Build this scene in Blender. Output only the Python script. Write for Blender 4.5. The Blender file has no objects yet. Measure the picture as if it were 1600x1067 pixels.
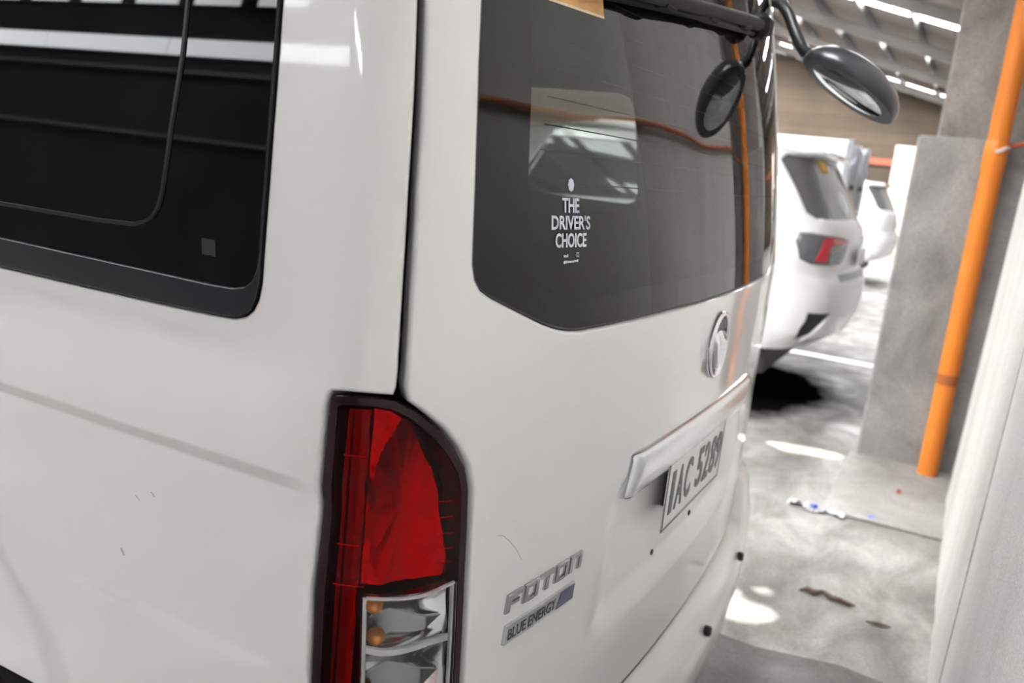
import bpy, math, random
import numpy as np
from mathutils import Matrix, Vector
from mathutils.geometry import delaunay_2d_cdt

random.seed(7)
scene = bpy.context.scene
C = scene.collection

# ------------------------------------------------------------------ camera
R = ((0.45953655, -0.13052115, 0.87851602), (-0.88161666, -0.18687125, 0.43339498), (0.10760217, -0.97367519, -0.20094378))
cam_data = bpy.data.cameras.new('camera')
cam = bpy.data.objects.new('camera', cam_data); C.objects.link(cam)
m = Matrix.Identity(4)
for i in range(3):
    m[i][0] = R[i][0]; m[i][1] = -R[i][1]; m[i][2] = -R[i][2]
m[0][3], m[1][3], m[2][3] = 0.0, 0.0, 1.42
cam.matrix_world = m
cam_data.sensor_width = 36.0
cam_data.lens = 1376.455/1600*36.0
cam_data.clip_start = 0.02; cam_data.clip_end = 200
cam_data.dof.use_dof = True
cam_data.dof.focus_distance = 1.15
cam_data.dof.aperture_fstop = 4.6
scene.camera = cam

# ------------------------------------------------------------------ light and exposure
scene.view_settings.view_transform = 'Standard'
scene.view_settings.look = 'None'
scene.view_settings.gamma = 1.0
scene.view_settings.use_curve_mapping = False
scene.view_settings.exposure = 1.2
SKYLIGHT = 20.0                      # daylight coming through the translucent roof sheets
CLERESTORY = 3.0                    # daylit glazing high in the side wall
world = bpy.data.worlds.new('world'); scene.world = world
world.use_nodes = True
world.node_tree.nodes['Background'].inputs[0].default_value = (0.86, 0.93, 1.0, 1)
world.node_tree.nodes['Background'].inputs[1].default_value = 3.0

SUN_DIR = Vector((0.45, 0.12, 0.885)).normalized()     # towards the sun; it only gets in through torn roof sheets
sun_data = bpy.data.lights.new('sun', 'SUN'); sun_data.energy = 8.0; sun_data.angle = math.radians(0.53); sun_data.color = (1.0, 0.97, 0.92)
sun = bpy.data.objects.new('sun', sun_data); C.objects.link(sun); sun.location = (6, 2, 12)
sun.rotation_euler = SUN_DIR.to_track_quat('Z', 'Y').to_euler()

# ------------------------------------------------------------------ materials
def nodes_of(name):
    mt = bpy.data.materials.new(name); mt.use_nodes = True
    nt = mt.node_tree
    return mt, nt, nt.nodes['Principled BSDF'], nt.nodes['Material Output']

def mat(name, col, rough=0.5, metal=0.0, coat=0.0, spec=0.5, noise=None, bump=None, emit=None):
    """procedural principled material; noise = (scale, amount, detail), bump = (scale, strength, distance)"""
    mt, nt, p, out = nodes_of(name)
    p.inputs['Base Color'].default_value = (*col, 1)
    p.inputs['Roughness'].default_value = rough
    p.inputs['Metallic'].default_value = metal
    p.inputs['Coat Weight'].default_value = coat
    p.inputs['Coat Roughness'].default_value = 0.03
    p.inputs['Specular IOR Level'].default_value = spec
    tc = nt.nodes.new('ShaderNodeTexCoord')
    if noise:
        n = nt.nodes.new('ShaderNodeTexNoise'); n.inputs['Scale'].default_value = noise[0]; n.inputs['Detail'].default_value = noise[2] if len(noise) > 2 else 4
        nt.links.new(tc.outputs['Object'], n.inputs['Vector'])
        mx = nt.nodes.new('ShaderNodeMix'); mx.data_type = 'RGBA'
        a = noise[1]
        mx.inputs['A'].default_value = (*[max(0, c*(1-a)) for c in col], 1)
        mx.inputs['B'].default_value = (*[min(1, c*(1+a)) for c in col], 1)
        nt.links.new(n.outputs['Fac'], mx.inputs['Factor']); nt.links.new(mx.outputs['Result'], p.inputs['Base Color'])
    if bump:
        n = nt.nodes.new('ShaderNodeTexNoise'); n.inputs['Scale'].default_value = bump[0]; n.inputs['Detail'].default_value = 5
        nt.links.new(tc.outputs['Object'], n.inputs['Vector'])
        b = nt.nodes.new('ShaderNodeBump'); b.inputs['Strength'].default_value = bump[1]; b.inputs['Distance'].default_value = bump[2]
        nt.links.new(n.outputs['Fac'], b.inputs['Height']); nt.links.new(b.outputs['Normal'], p.inputs['Normal'])
    if emit:
        p.inputs['Emission Color'].default_value = (*emit[0], 1); p.inputs['Emission Strength'].default_value = emit[1]
    return mt

def ramp(nt, src, stops):
    r = nt.nodes.new('ShaderNodeValToRGB')
    el = r.color_ramp.elements
    while len(el) < len(stops): el.new(0.5)
    for e, (pos, c) in zip(el, stops):
        e.position = pos; e.color = (*c, 1) if len(c) == 3 else c
    nt.links.new(src, r.inputs[0])
    return r.outputs[0]

def tex_noise(nt, vec, scale, detail=5, rough=0.55, dist=0.0):
    n = nt.nodes.new('ShaderNodeTexNoise')
    n.inputs['Scale'].default_value = scale; n.inputs['Detail'].default_value = detail
    n.inputs['Roughness'].default_value = rough; n.inputs['Distortion'].default_value = dist
    nt.links.new(vec, n.inputs['Vector'])
    return n.outputs['Fac']

def mapping(nt, sc):
    tc = nt.nodes.new('ShaderNodeTexCoord'); mp = nt.nodes.new('ShaderNodeMapping')
    mp.inputs['Scale'].default_value = sc
    nt.links.new(tc.outputs['Object'], mp.inputs['Vector'])
    return mp.outputs[0]

def mixc(nt, fac, a, b, mode='MIX'):
    mx = nt.nodes.new('ShaderNodeMix'); mx.data_type = 'RGBA'; mx.blend_type = mode
    for key, v in (('Factor', fac), ('A', a), ('B', b)):
        if isinstance(v, (tuple, float, int)):
            mx.inputs[key].default_value = v if not isinstance(v, tuple) else (*v, 1)
        else: nt.links.new(v, mx.inputs[key])
    return mx.outputs['Result']

def concrete(name, c0, c1, c2, sc=(1, 1, 1), scale=2.0, rough=(0.35, 0.8), bump=0.3, grit=90, bdist=0.004, spec=0.5, gmix=0.5):
    
    mt, nt, p, out = nodes_of(name)
    v = mapping(nt, sc); vi = mapping(nt, (1, 1, 1))
    big = tex_noise(nt, v, scale, 6, 0.6, 0.6)
    col = ramp(nt, big, [(0.30, c0), (0.5, c1), (0.70, c2)])
    fine = tex_noise(nt, vi, grit, 3, 0.7)
    p.inputs['Specular IOR Level'].default_value = spec
    col = mixc(nt, gmix, col, ramp(nt, fine, [(0.3, (0.35, 0.35, 0.35)), (0.6, (0.62, 0.62, 0.62))]), 'OVERLAY')
    nt.links.new(col, p.inputs['Base Color'])
    rr = ramp(nt, tex_noise(nt, vi, scale*1.7, 4), [(0.35, (rough[0],)*3), (0.65, (rough[1],)*3)])
    nt.links.new(rr, p.inputs['Roughness'])
    b = nt.nodes.new('ShaderNodeBump'); b.inputs['Strength'].default_value = bump; b.inputs['Distance'].default_value = bdist
    nt.links.new(tex_noise(nt, vi, grit*0.8, 6, 0.7), b.inputs['Height']); nt.links.new(b.outputs[0], p.inputs['Normal'])
    return mt

def glassy(name, tint, film=0.0, film_col=(0.5, 0.5, 0.48), rough=0.012, ior=1.52):
    """thin pane: tinted see-through body, fresnel mirror, a faint dusty film"""
    mt = bpy.data.materials.new(name); mt.use_nodes = True; nt = mt.node_tree
    for n in list(nt.nodes):
        if n.type == 'BSDF_PRINCIPLED': nt.nodes.remove(n)
    out = nt.nodes['Material Output']
    tr = nt.nodes.new('ShaderNodeBsdfTransparent'); tr.inputs[0].default_value = (*tint, 1)
    df = nt.nodes.new('ShaderNodeBsdfDiffuse'); df.inputs[0].default_value = (*film_col, 1)
    gl = nt.nodes.new('ShaderNodeBsdfGlossy'); gl.inputs['Roughness'].default_value = rough
    fr = nt.nodes.new('ShaderNodeFresnel'); fr.inputs['IOR'].default_value = ior
    m1 = nt.nodes.new('ShaderNodeMixShader'); m2 = nt.nodes.new('ShaderNodeMixShader')
    m1.inputs[0].default_value = film
    if film:
        tc = nt.nodes.new('ShaderNodeTexCoord')
        f = ramp(nt, tex_noise(nt, tc.outputs['Object'], 5, 5, 0.65), [(0.3, (film*0.6,)*3), (0.7, (film*1.5,)*3)])
        nt.links.new(f, m1.inputs[0])
    nt.links.new(tr.outputs[0], m1.inputs[1]); nt.links.new(df.outputs[0], m1.inputs[2])
    nt.links.new(fr.outputs[0], m2.inputs[0]); nt.links.new(m1.outputs[0], m2.inputs[1]); nt.links.new(gl.outputs[0], m2.inputs[2])
    nt.links.new(m2.outputs[0], out.inputs[0])
    return mt

M = {}
M['paint'] = mat('white_paint', (0.74, 0.735, 0.725), 0.35, coat=1.0, noise=(3, 0.02), spec=0.4)
M['paint_dark'] = mat('shut_line', (0.02, 0.02, 0.02), 0.7)
M['rubber'] = mat('black_rubber', (0.018, 0.018, 0.02), 0.45, bump=(300, 0.1, 0.001))
M['frame'] = mat('window_frame', (0.010, 0.0105, 0.014), 0.30, spec=0.4, noise=(8, 0.2))
M['privacy'] = mat('privacy_glass', (0.002, 0.002, 0.0025), 0.012, spec=0.5, noise=(2, 0.2))
M['frit'] = mat('ceramic_border', (0.008, 0.008, 0.009), 0.5, noise=(60, 0.2))
M['rear_glass'] = glassy('tinted_rear_glass', (0.30, 0.31, 0.30), 0.010, (0.46, 0.45, 0.43), 0.014, 1.46)
M['side_clear'] = glassy('side_glass', (0.75, 0.80, 0.76))
M['chrome'] = mat('chrome', (0.80, 0.80, 0.82), 0.10, 1.0, noise=(6, 0.04))
M['letter_chrome'] = mat('letter_chrome', (0.46, 0.46, 0.47), 0.18, 1.0, noise=(30, 0.06))
M['satin_chrome'] = mat('brushed_chrome', (0.74, 0.75, 0.78), 0.20, 1.0, noise=(20, 0.05))
M['black_plastic'] = mat('black_plastic', (0.02, 0.02, 0.022), 0.38, bump=(400, 0.12, 0.001))
M['wiper'] = mat('wiper_black', (0.010, 0.010, 0.010), 0.65, spec=0.25, noise=(40, 0.2))
M['mirror_shell'] = mat('mirror_shell', (0.035, 0.036, 0.04), 0.30, bump=(300, 0.05, 0.001))
M['mirror'] = mat('mirror_face', (0.62, 0.66, 0.66), 0.02, 1.0, noise=(3, 0.02))
M['white_print'] = mat('white_vinyl', (0.62, 0.66, 0.72), 0.6, noise=(40, 0.05))
M['orange_sticker'] = mat('orange_paper', (0.62, 0.33, 0.12), 0.6, noise=(30, 0.25))
M['cream_sticker'] = mat('cream_paper', (0.75, 0.62, 0.42), 0.6, noise=(60, 0.15))
M['plate'] = mat('plate_white', (0.80, 0.80, 0.78), 0.35, noise=(25, 0.06))
M['plate_ink'] = mat('plate_ink', (0.09, 0.09, 0.10), 0.4, noise=(40, 0.1))
M['navy'] = mat('navy_enamel', (0.03, 0.045, 0.10), 0.25, coat=0.6, noise=(30, 0.1))
M['badge_silver'] = mat('badge_silver', (0.55, 0.55, 0.57), 0.28, 0.7, noise=(30, 0.05))
M['badge_ink'] = mat('badge_ink', (0.05, 0.05, 0.07), 0.4, noise=(30, 0.05))
M['cabin'] = mat('cabin_trim', (0.045, 0.045, 0.045), 0.8, noise=(6, 0.2))
M['seat'] = mat('seat_cloth', (0.07, 0.07, 0.07), 0.9, noise=(60, 0.2))
M['tyre'] = mat('tyre_rubber', (0.02, 0.02, 0.02), 0.75, bump=(120, 0.2, 0.002))
M['rim'] = mat('steel_rim', (0.42, 0.42, 0.43), 0.35, 0.8, noise=(20, 0.1))
M['scratch'] = mat('scuff_mark', (0.42, 0.40, 0.38), 0.7, noise=(60, 0.2))
M['red_lens'] = glassy('red_lens', (0.68, 0.0006, 0.002), 0.01, (0.2, 0.0, 0.002), 0.02, 1.22)
M['dark_red'] = mat('dark_red_plastic', (0.012, 0.001, 0.002), 0.15, coat=0.0, spec=0.3, noise=(20, 0.2))
M['lens_rib'] = mat('lens_rib', (0.85, 0.03, 0.03), 0.3, noise=(30, 0.2))
M['lamp_black'] = mat('lamp_base', (0.012, 0.008, 0.009), 0.3, noise=(20, 0.2))
M['clear_lens'] = glassy('clear_lens', (0.93, 0.94, 0.94), 0.0)
M['red_reflector'] = mat('stop_reflector', (0.82, 0.82, 0.82), 0.27, 0.92, bump=(60, 0.25, 0.004))
M['reflector'] = mat('lamp_reflector', (0.78, 0.78, 0.79), 0.16, 1.0, bump=(35, 0.12, 0.004))
M['dark_reflector'] = mat('lamp_reflector_shade', (0.30, 0.30, 0.30), 0.22, 1.0, bump=(30, 0.1, 0.004))
M['amber'] = mat('amber_bulb', (0.50, 0.17, 0.03), 0.2, coat=0.5, noise=(60, 0.2))
M['white_trim'] = mat('lamp_frame', (0.86, 0.87, 0.88), 0.25, 0.0, noise=(20, 0.05))
M['orange_pipe'] = mat('orange_conduit', (0.80, 0.23, 0.025), 0.38, noise=(5, 0.18, 6), bump=(20, 0.08, 0.003))
M['pipe_stain'] = mat('stained_conduit', (0.42, 0.12, 0.03), 0.5, noise=(9, 0.3))
M['cable'] = mat('red_orange_cable', (0.50, 0.13, 0.05), 0.5, noise=(20, 0.15))
M['white_clip'] = mat('white_clip', (0.78, 0.78, 0.76), 0.4, noise=(20, 0.05))
M['steel'] = mat('roof_steel', (0.07, 0.063, 0.06), 0.6, 0.3, noise=(3, 0.3))
M['steel_light'] = mat('pale_roof_steel', (0.17, 0.155, 0.14), 0.6, 0.1, noise=(3, 0.25))
M['roof_sheet'] = mat('roof_sheet', (0.12, 0.10, 0.085), 0.7, noise=(0.8, 0.3), bump=(3, 0.2, 0.03))
M['skylight'] = mat('translucent_sheet', (0.85, 0.88, 0.88), 0.5, noise=(0.6, 0.05), emit=((0.96, 0.98, 1.0), SKYLIGHT))
M['clerestory'] = mat('daylit_glazing', (0.8, 0.85, 0.88), 0.4, noise=(0.6, 0.05), emit=((0.95, 0.98, 1.0), CLERESTORY))
M['blue_cap'] = mat('blue_plastic', (0.08, 0.12, 0.62), 0.35, noise=(30, 0.1))
M['film'] = mat('clear_film', (0.45, 0.45, 0.47), 0.25, noise=(60, 0.1))
M['leaf'] = mat('dry_leaf', (0.13, 0.09, 0.065), 0.8, noise=(80, 0.3))
M['brick_bit'] = mat('brick_red', (0.35, 0.10, 0.06), 0.8, noise=(60, 0.2))
M['cream'] = mat('cream_board', (0.75, 0.66, 0.56), 0.6, noise=(2, 0.08))
M['line'] = mat('worn_white_line', (0.70, 0.70, 0.68), 0.6, noise=(14, 0.25))
M['yellow'] = mat('yellow_sticker', (0.80, 0.45, 0.03), 0.5, noise=(30, 0.1))
M['car_glass'] = mat('car_glass', (0.012, 0.013, 0.014), 0.03, noise=(3, 0.2))
M['rear_screen'] = mat('sooty_rear_glass', (0.10, 0.10, 0.10), 0.06, coat=0.5, noise=(3, 0.2))
M['car_red'] = mat('red_lamp', (0.55, 0.012, 0.03), 0.15, coat=0.5, noise=(30, 0.15))
M['car_smoke'] = mat('smoked_lamp', (0.10, 0.10, 0.11), 0.12, coat=0.8, noise=(20, 0.25))
M['chassis'] = mat('dark_chassis', (0.035, 0.034, 0.033), 0.6, noise=(12, 0.3))
M['alu'] = mat('grey_metal', (0.34, 0.35, 0.37), 0.4, 0.6, noise=(9, 0.2))

M['floor'] = concrete('floor_concrete', (0.14, 0.13, 0.12), (0.235, 0.22, 0.206), (0.40, 0.38, 0.36), (1.0, 1.8, 1), 2.2, (0.45, 0.85), 0.12, 70, 0.002, 0.2)
def dirt_and_shade(mt, spots):
    """floor dirt and painted car shade: (centre x, y, radius x, y, colour, inner, outer edge)"""
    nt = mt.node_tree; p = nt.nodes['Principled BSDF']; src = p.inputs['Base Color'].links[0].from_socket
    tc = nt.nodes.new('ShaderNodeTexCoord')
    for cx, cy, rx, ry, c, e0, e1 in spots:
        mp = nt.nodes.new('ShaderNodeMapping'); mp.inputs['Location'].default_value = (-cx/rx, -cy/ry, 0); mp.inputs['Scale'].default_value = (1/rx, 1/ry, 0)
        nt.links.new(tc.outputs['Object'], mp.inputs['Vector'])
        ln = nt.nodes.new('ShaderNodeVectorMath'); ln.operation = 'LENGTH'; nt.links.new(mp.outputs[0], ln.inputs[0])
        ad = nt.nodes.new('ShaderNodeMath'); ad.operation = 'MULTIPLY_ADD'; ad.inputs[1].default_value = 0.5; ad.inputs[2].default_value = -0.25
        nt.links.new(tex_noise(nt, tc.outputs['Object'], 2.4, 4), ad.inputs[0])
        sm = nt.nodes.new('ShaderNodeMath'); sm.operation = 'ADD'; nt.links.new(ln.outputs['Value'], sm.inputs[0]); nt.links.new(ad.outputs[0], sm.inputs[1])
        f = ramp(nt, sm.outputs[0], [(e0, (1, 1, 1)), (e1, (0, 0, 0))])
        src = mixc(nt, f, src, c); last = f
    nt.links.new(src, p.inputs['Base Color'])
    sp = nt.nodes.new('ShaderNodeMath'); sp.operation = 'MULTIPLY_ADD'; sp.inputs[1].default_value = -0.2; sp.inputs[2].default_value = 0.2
    nt.links.new(last, sp.inputs[0]); nt.links.new(sp.outputs[0], p.inputs['Specular IOR Level'])      # the painted shade has no sheen
dirt_and_shade(M['floor'], [(7.6, 1.6, 2.6, 1.7, (0.075, 0.070, 0.066), 0.45, 1.0), (6.45, 1.40, 1.12, 0.80, (0.004, 0.004, 0.004), 0.82, 1.0)])  # broad dirt first, then the parked car's shade painted near black
M['van_shade_patch'] = concrete('van_shade_concrete', (0.07, 0.066, 0.06), (0.115, 0.108, 0.10), (0.18, 0.168, 0.155), (1, 1, 1), 2.6, (0.5, 0.8), 0.12, 70, 0.002, 0.25)  # darker floor tone that paints the van's shade
M['car_shade'] = concrete('car_shade_floor', (0.012, 0.012, 0.012), (0.02, 0.019, 0.018), (0.035, 0.033, 0.03), (1, 1, 1), 3.0, (0.9, 1.0), 0.1, 70, 0.002, 0.05)  # spare dark tone painting the shade under the car
M['apron'] = concrete('apron_concrete', (0.22, 0.21, 0.19), (0.29, 0.275, 0.255), (0.36, 0.345, 0.32), (1, 1, 1), 3.0, (0.5, 0.8), 0.2, 70)
M['wall'] = concrete('rough_render', (0.60, 0.585, 0.555), (0.68, 0.665, 0.635), (0.75, 0.735, 0.70), (2, 2, 0.5), 1.3, (0.75, 0.95), 0.9, 170, 0.005, 0.3, 0.9)
M['pilaster'] = concrete('smooth_render', (0.46, 0.44, 0.41), (0.53, 0.505, 0.475), (0.59, 0.565, 0.53), (2.5, 2.5, 0.3), 1.2, (0.6, 0.9), 0.35, 80, 0.003)
M['pillar'] = concrete('grey_pillar', (0.17, 0.165, 0.16), (0.265, 0.257, 0.25), (0.36, 0.345, 0.33), (1, 1, 0.8), 3.2, (0.7, 0.9), 0.3, 60, 0.004)
M['column'] = concrete('rusty_column', (0.19, 0.16, 0.14), (0.30, 0.275, 0.255), (0.38, 0.36, 0.335), (1, 1, 0.6), 4.0, (0.7, 0.9), 0.3, 60, 0.004)
M['dark_wall'] = concrete('dark_brown_wall', (0.015, 0.0145, 0.0135), (0.026, 0.025, 0.023), (0.04, 0.037, 0.034), (1, 1, 1), 0.5, (0.7, 0.9), 0.2, 20)  # near-black brown tone for the unseen hall walls
mt, nt, p, out = nodes_of('brown_block_wall')
br = nt.nodes.new('ShaderNodeTexBrick'); br.inputs['Scale'].default_value = 1.0
br.inputs['Color1'].default_value = (0.092, 0.068, 0.048, 1); br.inputs['Color2'].default_value = (0.07, 0.052, 0.037, 1); br.inputs['Mortar'].default_value = (0.05, 0.038, 0.03, 1)
br.inputs['Brick Width'].default_value = 0.42; br.inputs['Row Height'].default_value = 0.21; br.inputs['Mortar Size'].default_value = 0.012
tc = nt.nodes.new('ShaderNodeTexCoord'); mp = nt.nodes.new('ShaderNodeMapping'); mp.inputs['Rotation'].default_value = (math.pi/2, 0, math.pi/2)
nt.links.new(tc.outputs['Object'], mp.inputs['Vector']); nt.links.new(mp.outputs[0], br.inputs['Vector'])
col = mixc(nt, 0.6, br.outputs['Color'], ramp(nt, tex_noise(nt, tc.outputs['Object'], 0.7, 6), [(0.3, (0.3, 0.3, 0.3)), (0.7, (0.7, 0.66, 0.62))]), 'OVERLAY')
nt.links.new(col, p.inputs['Base Color']); p.inputs['Roughness'].default_value = 0.9
M['blocks'] = mt

# ------------------------------------------------------------------ helpers
def link(name, me, mt, parent=None):
    o = bpy.data.objects.new(name, me); C.objects.link(o)
    if mt is not None and not me.materials: me.materials.append(mt)
    if parent is not None: o.parent = parent
    return o

def tag(o, label, cat, group=None, kind=None):
    o['label'] = label; o['category'] = cat
    if group: o['group'] = group
    if kind: o['kind'] = kind
    return o

def struct(o):
    o['kind'] = 'structure'; return o

def empty(name, loc=(0, 0, 0)):
    o = bpy.data.objects.new(name, None); C.objects.link(o); o.location = loc
    o.empty_display_size = 0.1
    return o

def raw(name, vs, fs, mt, parent=None, smooth=True, normals=None):
    me = bpy.data.meshes.new(name)
    me.from_pydata([tuple(map(float, v)) for v in vs], [], fs); me.update()
    if smooth:
        me.polygons.foreach_set('use_smooth', [True]*len(me.polygons))
        if normals is not None: me.normals_split_custom_set_from_vertices([tuple(map(float, n)) for n in normals])
    return link(name, me, mt, parent)

class MB:
    """collects boxes, tubes and lathes into one mesh"""
    def __init__(s): s.v = []; s.f = []
    def add(s, vs, fs):
        b = len(s.v); s.v += [tuple(v) for v in vs]; s.f += [tuple(b+i for i in f) for f in fs]; return s
    def box(s, x0, x1, y0, y1, z0, z1, bev=0.0):
        if bev <= 0:
            vs = [(x, y, z) for x in (x0, x1) for y in (y0, y1) for z in (z0, z1)]
            return s.add(vs, [(0, 1, 3, 2), (4, 6, 7, 5), (0, 4, 5, 1), (2, 3, 7, 6), (0, 2, 6, 4), (1, 5, 7, 3)])
        b = bev
        ring = lambda x0, x1, y0, y1, z: [(x0+b, y0, z), (x1-b, y0, z), (x1, y0+b, z), (x1, y1-b, z), (x1-b, y1, z), (x0+b, y1, z), (x0, y1-b, z), (x0, y0+b, z)]
        rs = [ring(x0+b, x1-b, y0+b, y1-b, z0), ring(x0, x1, y0, y1, z0+b), ring(x0, x1, y0, y1, z1-b), ring(x0+b, x1-b, y0+b, y1-b, z1)]
        vs = [v for r in rs for v in r]
        fs = [tuple(range(7, -1, -1)), tuple(range(24, 32))]
        for k in range(3):
            for i in range(8):
                j = (i+1) % 8; fs.append((k*8+i, k*8+j, k*8+8+j, k*8+8+i))
        return s.add(vs, fs)
    def tube(s, pts, rad, n=12, caps=True):
        pts = [Vector(p) for p in pts]; N = len(pts)
        rads = rad if isinstance(rad, (list, tuple)) else [rad]*N
        up = None; vs = []
        for i, p in enumerate(pts):
            t = (pts[min(i+1, N-1)]-pts[max(i-1, 0)]).normalized()
            if up is None:
                up = Vector((0, 0, 1)) if abs(t.z) < 0.9 else Vector((1, 0, 0))
            a = (up-t*up.dot(t)).normalized(); b = t.cross(a); up = a
            for k in range(n):
                an = 2*math.pi*k/n
                vs.append(p+(a*math.cos(an)+b*math.sin(an))*rads[i])
        fs = [(i*n+k, i*n+(k+1) % n, (i+1)*n+(k+1) % n, (i+1)*n+k) for i in range(N-1) for k in range(n)]
        if caps: fs += [tuple(range(n-1, -1, -1)), tuple(range((N-1)*n, N*n))]
        return s.add(vs, fs)
    def lathe(s, prof, n=32, mtx=None, caps=True):
        """prof: (radius, height) pairs turned about local z, then moved by mtx"""
        vs = []
        for r, h in prof:
            for k in range(n):
                a = 2*math.pi*k/n; v = Vector((r*math.cos(a), r*math.sin(a), h))
                vs.append(mtx @ v if mtx else v)
        fs = [(i*n+k, i*n+(k+1) % n, (i+1)*n+(k+1) % n, (i+1)*n+k) for i in range(len(prof)-1) for k in range(n)]
        if caps: fs += [tuple(range(n-1, -1, -1)), tuple(range((len(prof)-1)*n, len(prof)*n))]
        return s.add(vs, fs)
    def build(s, name, mt, parent=None, smooth=False, angle=None):
        o = raw(name, s.v, s.f, mt, parent, smooth)
        if smooth and angle:
            o.data.set_sharp_from_angle(angle=math.radians(angle))
        return o

def copy_tree(o, parent=None):
    c = o.copy(); C.objects.link(c)
    if parent is not None: c.parent = parent
    for ch in list(o.children): copy_tree(ch, c)
    return c

def smoothstep(a, b, x):
    t = min(1.0, max(0.0, (x-a)/(b-a))); return t*t*(3-2*t)

# ------------------------------------------------------------------ car body surfaces
def sst(a, b, x):
    t = np.clip((x-a)/(b-a), 0.0, 1.0); return t*t*(3-2*t)

class Body:
    """plan outline (bowed rear, rounded corners, straight sides) that changes with height; all maths on arrays"""
    def __init__(s, vx, vy, k, rc, half_w, lean, disp=None):
        s.vx, s.vy, s.k, s.rc, s.half_w, s.lean, s.disp = vx, vy, k, rc, half_w, lean, disp
    def base(s, t, z):
        t, z = np.broadcast_arrays(np.asarray(t, float), np.asarray(z, float))
        w = s.half_w(z); a = w-s.rc*.8
        for _ in range(12): a = w-s.rc*(1-np.sin(np.arctan(2*s.k*a)))
        g = 2*s.k*a; th = np.arctan(g)
        s1 = (g*np.sqrt(1+g*g)+np.arcsinh(g))/(4*s.k); sa = s.rc*(math.pi/2-th)
        sg = np.where(t < 0, -1.0, 1.0); t = np.abs(t); y0 = s.vy+s.lean(z)
        x = np.minimum(t, s1)
        for _ in range(4):
            q = 2*s.k*x
            x = x-((q*np.sqrt(1+q*q)+np.arcsinh(q))/(4*s.k)-np.minimum(t, s1))/np.sqrt(1+q*q)
        ph = th+np.clip((t-s1)/s.rc, 0, math.pi/2-th)
        over = t > s1
        X = np.where(over, a+s.rc*(np.sin(ph)-np.sin(th)), x)
        Y = np.where(over, y0+s.k*a*a+s.rc*(np.cos(th)-np.cos(ph)), y0+s.k*x*x)+np.maximum(0, t-s1-sa)
        return np.stack([s.vx+sg*X, Y, z+0.0*X], -1)
    def bn(s, t, z):
        h = 1e-3
        p = s.base(t, z); du = s.base(t+h, z)-s.base(t-h, z); dv = s.base(t, z+h)-s.base(t, z-h)
        n = np.cross(du, dv); n = n/np.linalg.norm(n, axis=-1, keepdims=True)
        return p, n                      # outward: du = +x along the rear, dv = +z -> -y
    def pt(s, t, z, off=0.0, disp=True):
        t = np.asarray(t, float); z = np.asarray(z, float)
        p, n = s.bn(t, z)
        d = off(t, z) if callable(off) else np.asarray(off, float)
        if disp and s.disp: d = d+s.disp(t, z)
        return p+n*np.asarray(d)[..., None]
    def frame(s, t, z, off=0.0, disp=True):
        h = 1.5e-3
        t = np.asarray(t, float); z = np.asarray(z, float)
        p = s.pt(t, z, off, disp)
        du = s.pt(t+h, z, off, disp)-s.pt(t-h, z, off, disp); dv = s.pt(t, z+h, off, disp)-s.pt(t, z-h, off, disp)
        n = np.cross(du, dv); n = n/np.linalg.norm(n, axis=-1, keepdims=True)
        return p, n, du/np.linalg.norm(du, axis=-1, keepdims=True), dv/np.linalg.norm(dv, axis=-1, keepdims=True)

def resample(poly, step):
    out = []
    n = len(poly)
    for i in range(n):
        a, b = poly[i], poly[(i+1) % n]
        d = math.hypot(b[0]-a[0], b[1]-a[1]); k = max(1, int(math.ceil(d/step)))
        for j in range(k): out.append((a[0]+(b[0]-a[0])*j/k, a[1]+(b[1]-a[1])*j/k))
    return out

def area(poly):
    return 0.5*sum(poly[i][0]*poly[(i+1) % len(poly)][1]-poly[(i+1) % len(poly)][0]*poly[i][1] for i in range(len(poly)))

def inset(poly, d):
    """move a counter-clockwise loop inwards by d"""
    n = len(poly); P = np.array(poly)
    e = np.roll(P, -1, 0)-P; e /= np.linalg.norm(e, axis=1)[:, None]+1e-12
    nn = np.stack([-e[:, 1], e[:, 0]], 1)
    m = nn+np.roll(nn, 1, 0); l2 = (m*m).sum(1)
    m = m*(2.0/np.maximum(l2, 0.8))[:, None]
    return [tuple(v) for v in P+m*d]

def inside(P, poly):
    x, y = P[:, 0], P[:, 1]; r = np.zeros(len(P), bool)
    n = len(poly)
    for i in range(n):
        x0, y0 = poly[i]; x1, y1 = poly[(i+1) % n]
        if y0 == y1: continue
        c = ((y0 > y) != (y1 > y)) & (x < (x1-x0)*(y-y0)/(y1-y0)+x0)
        r ^= c
    return r

def near(P, poly, d):
    Q = np.array(poly); r = np.zeros(len(P), bool)
    for k in range(0, len(P), 4000):
        b = P[k:k+4000]
        r[k:k+4000] = (((b[:, None, :]-Q[None])**2).sum(2).min(1) < d*d)
    return r

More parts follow.
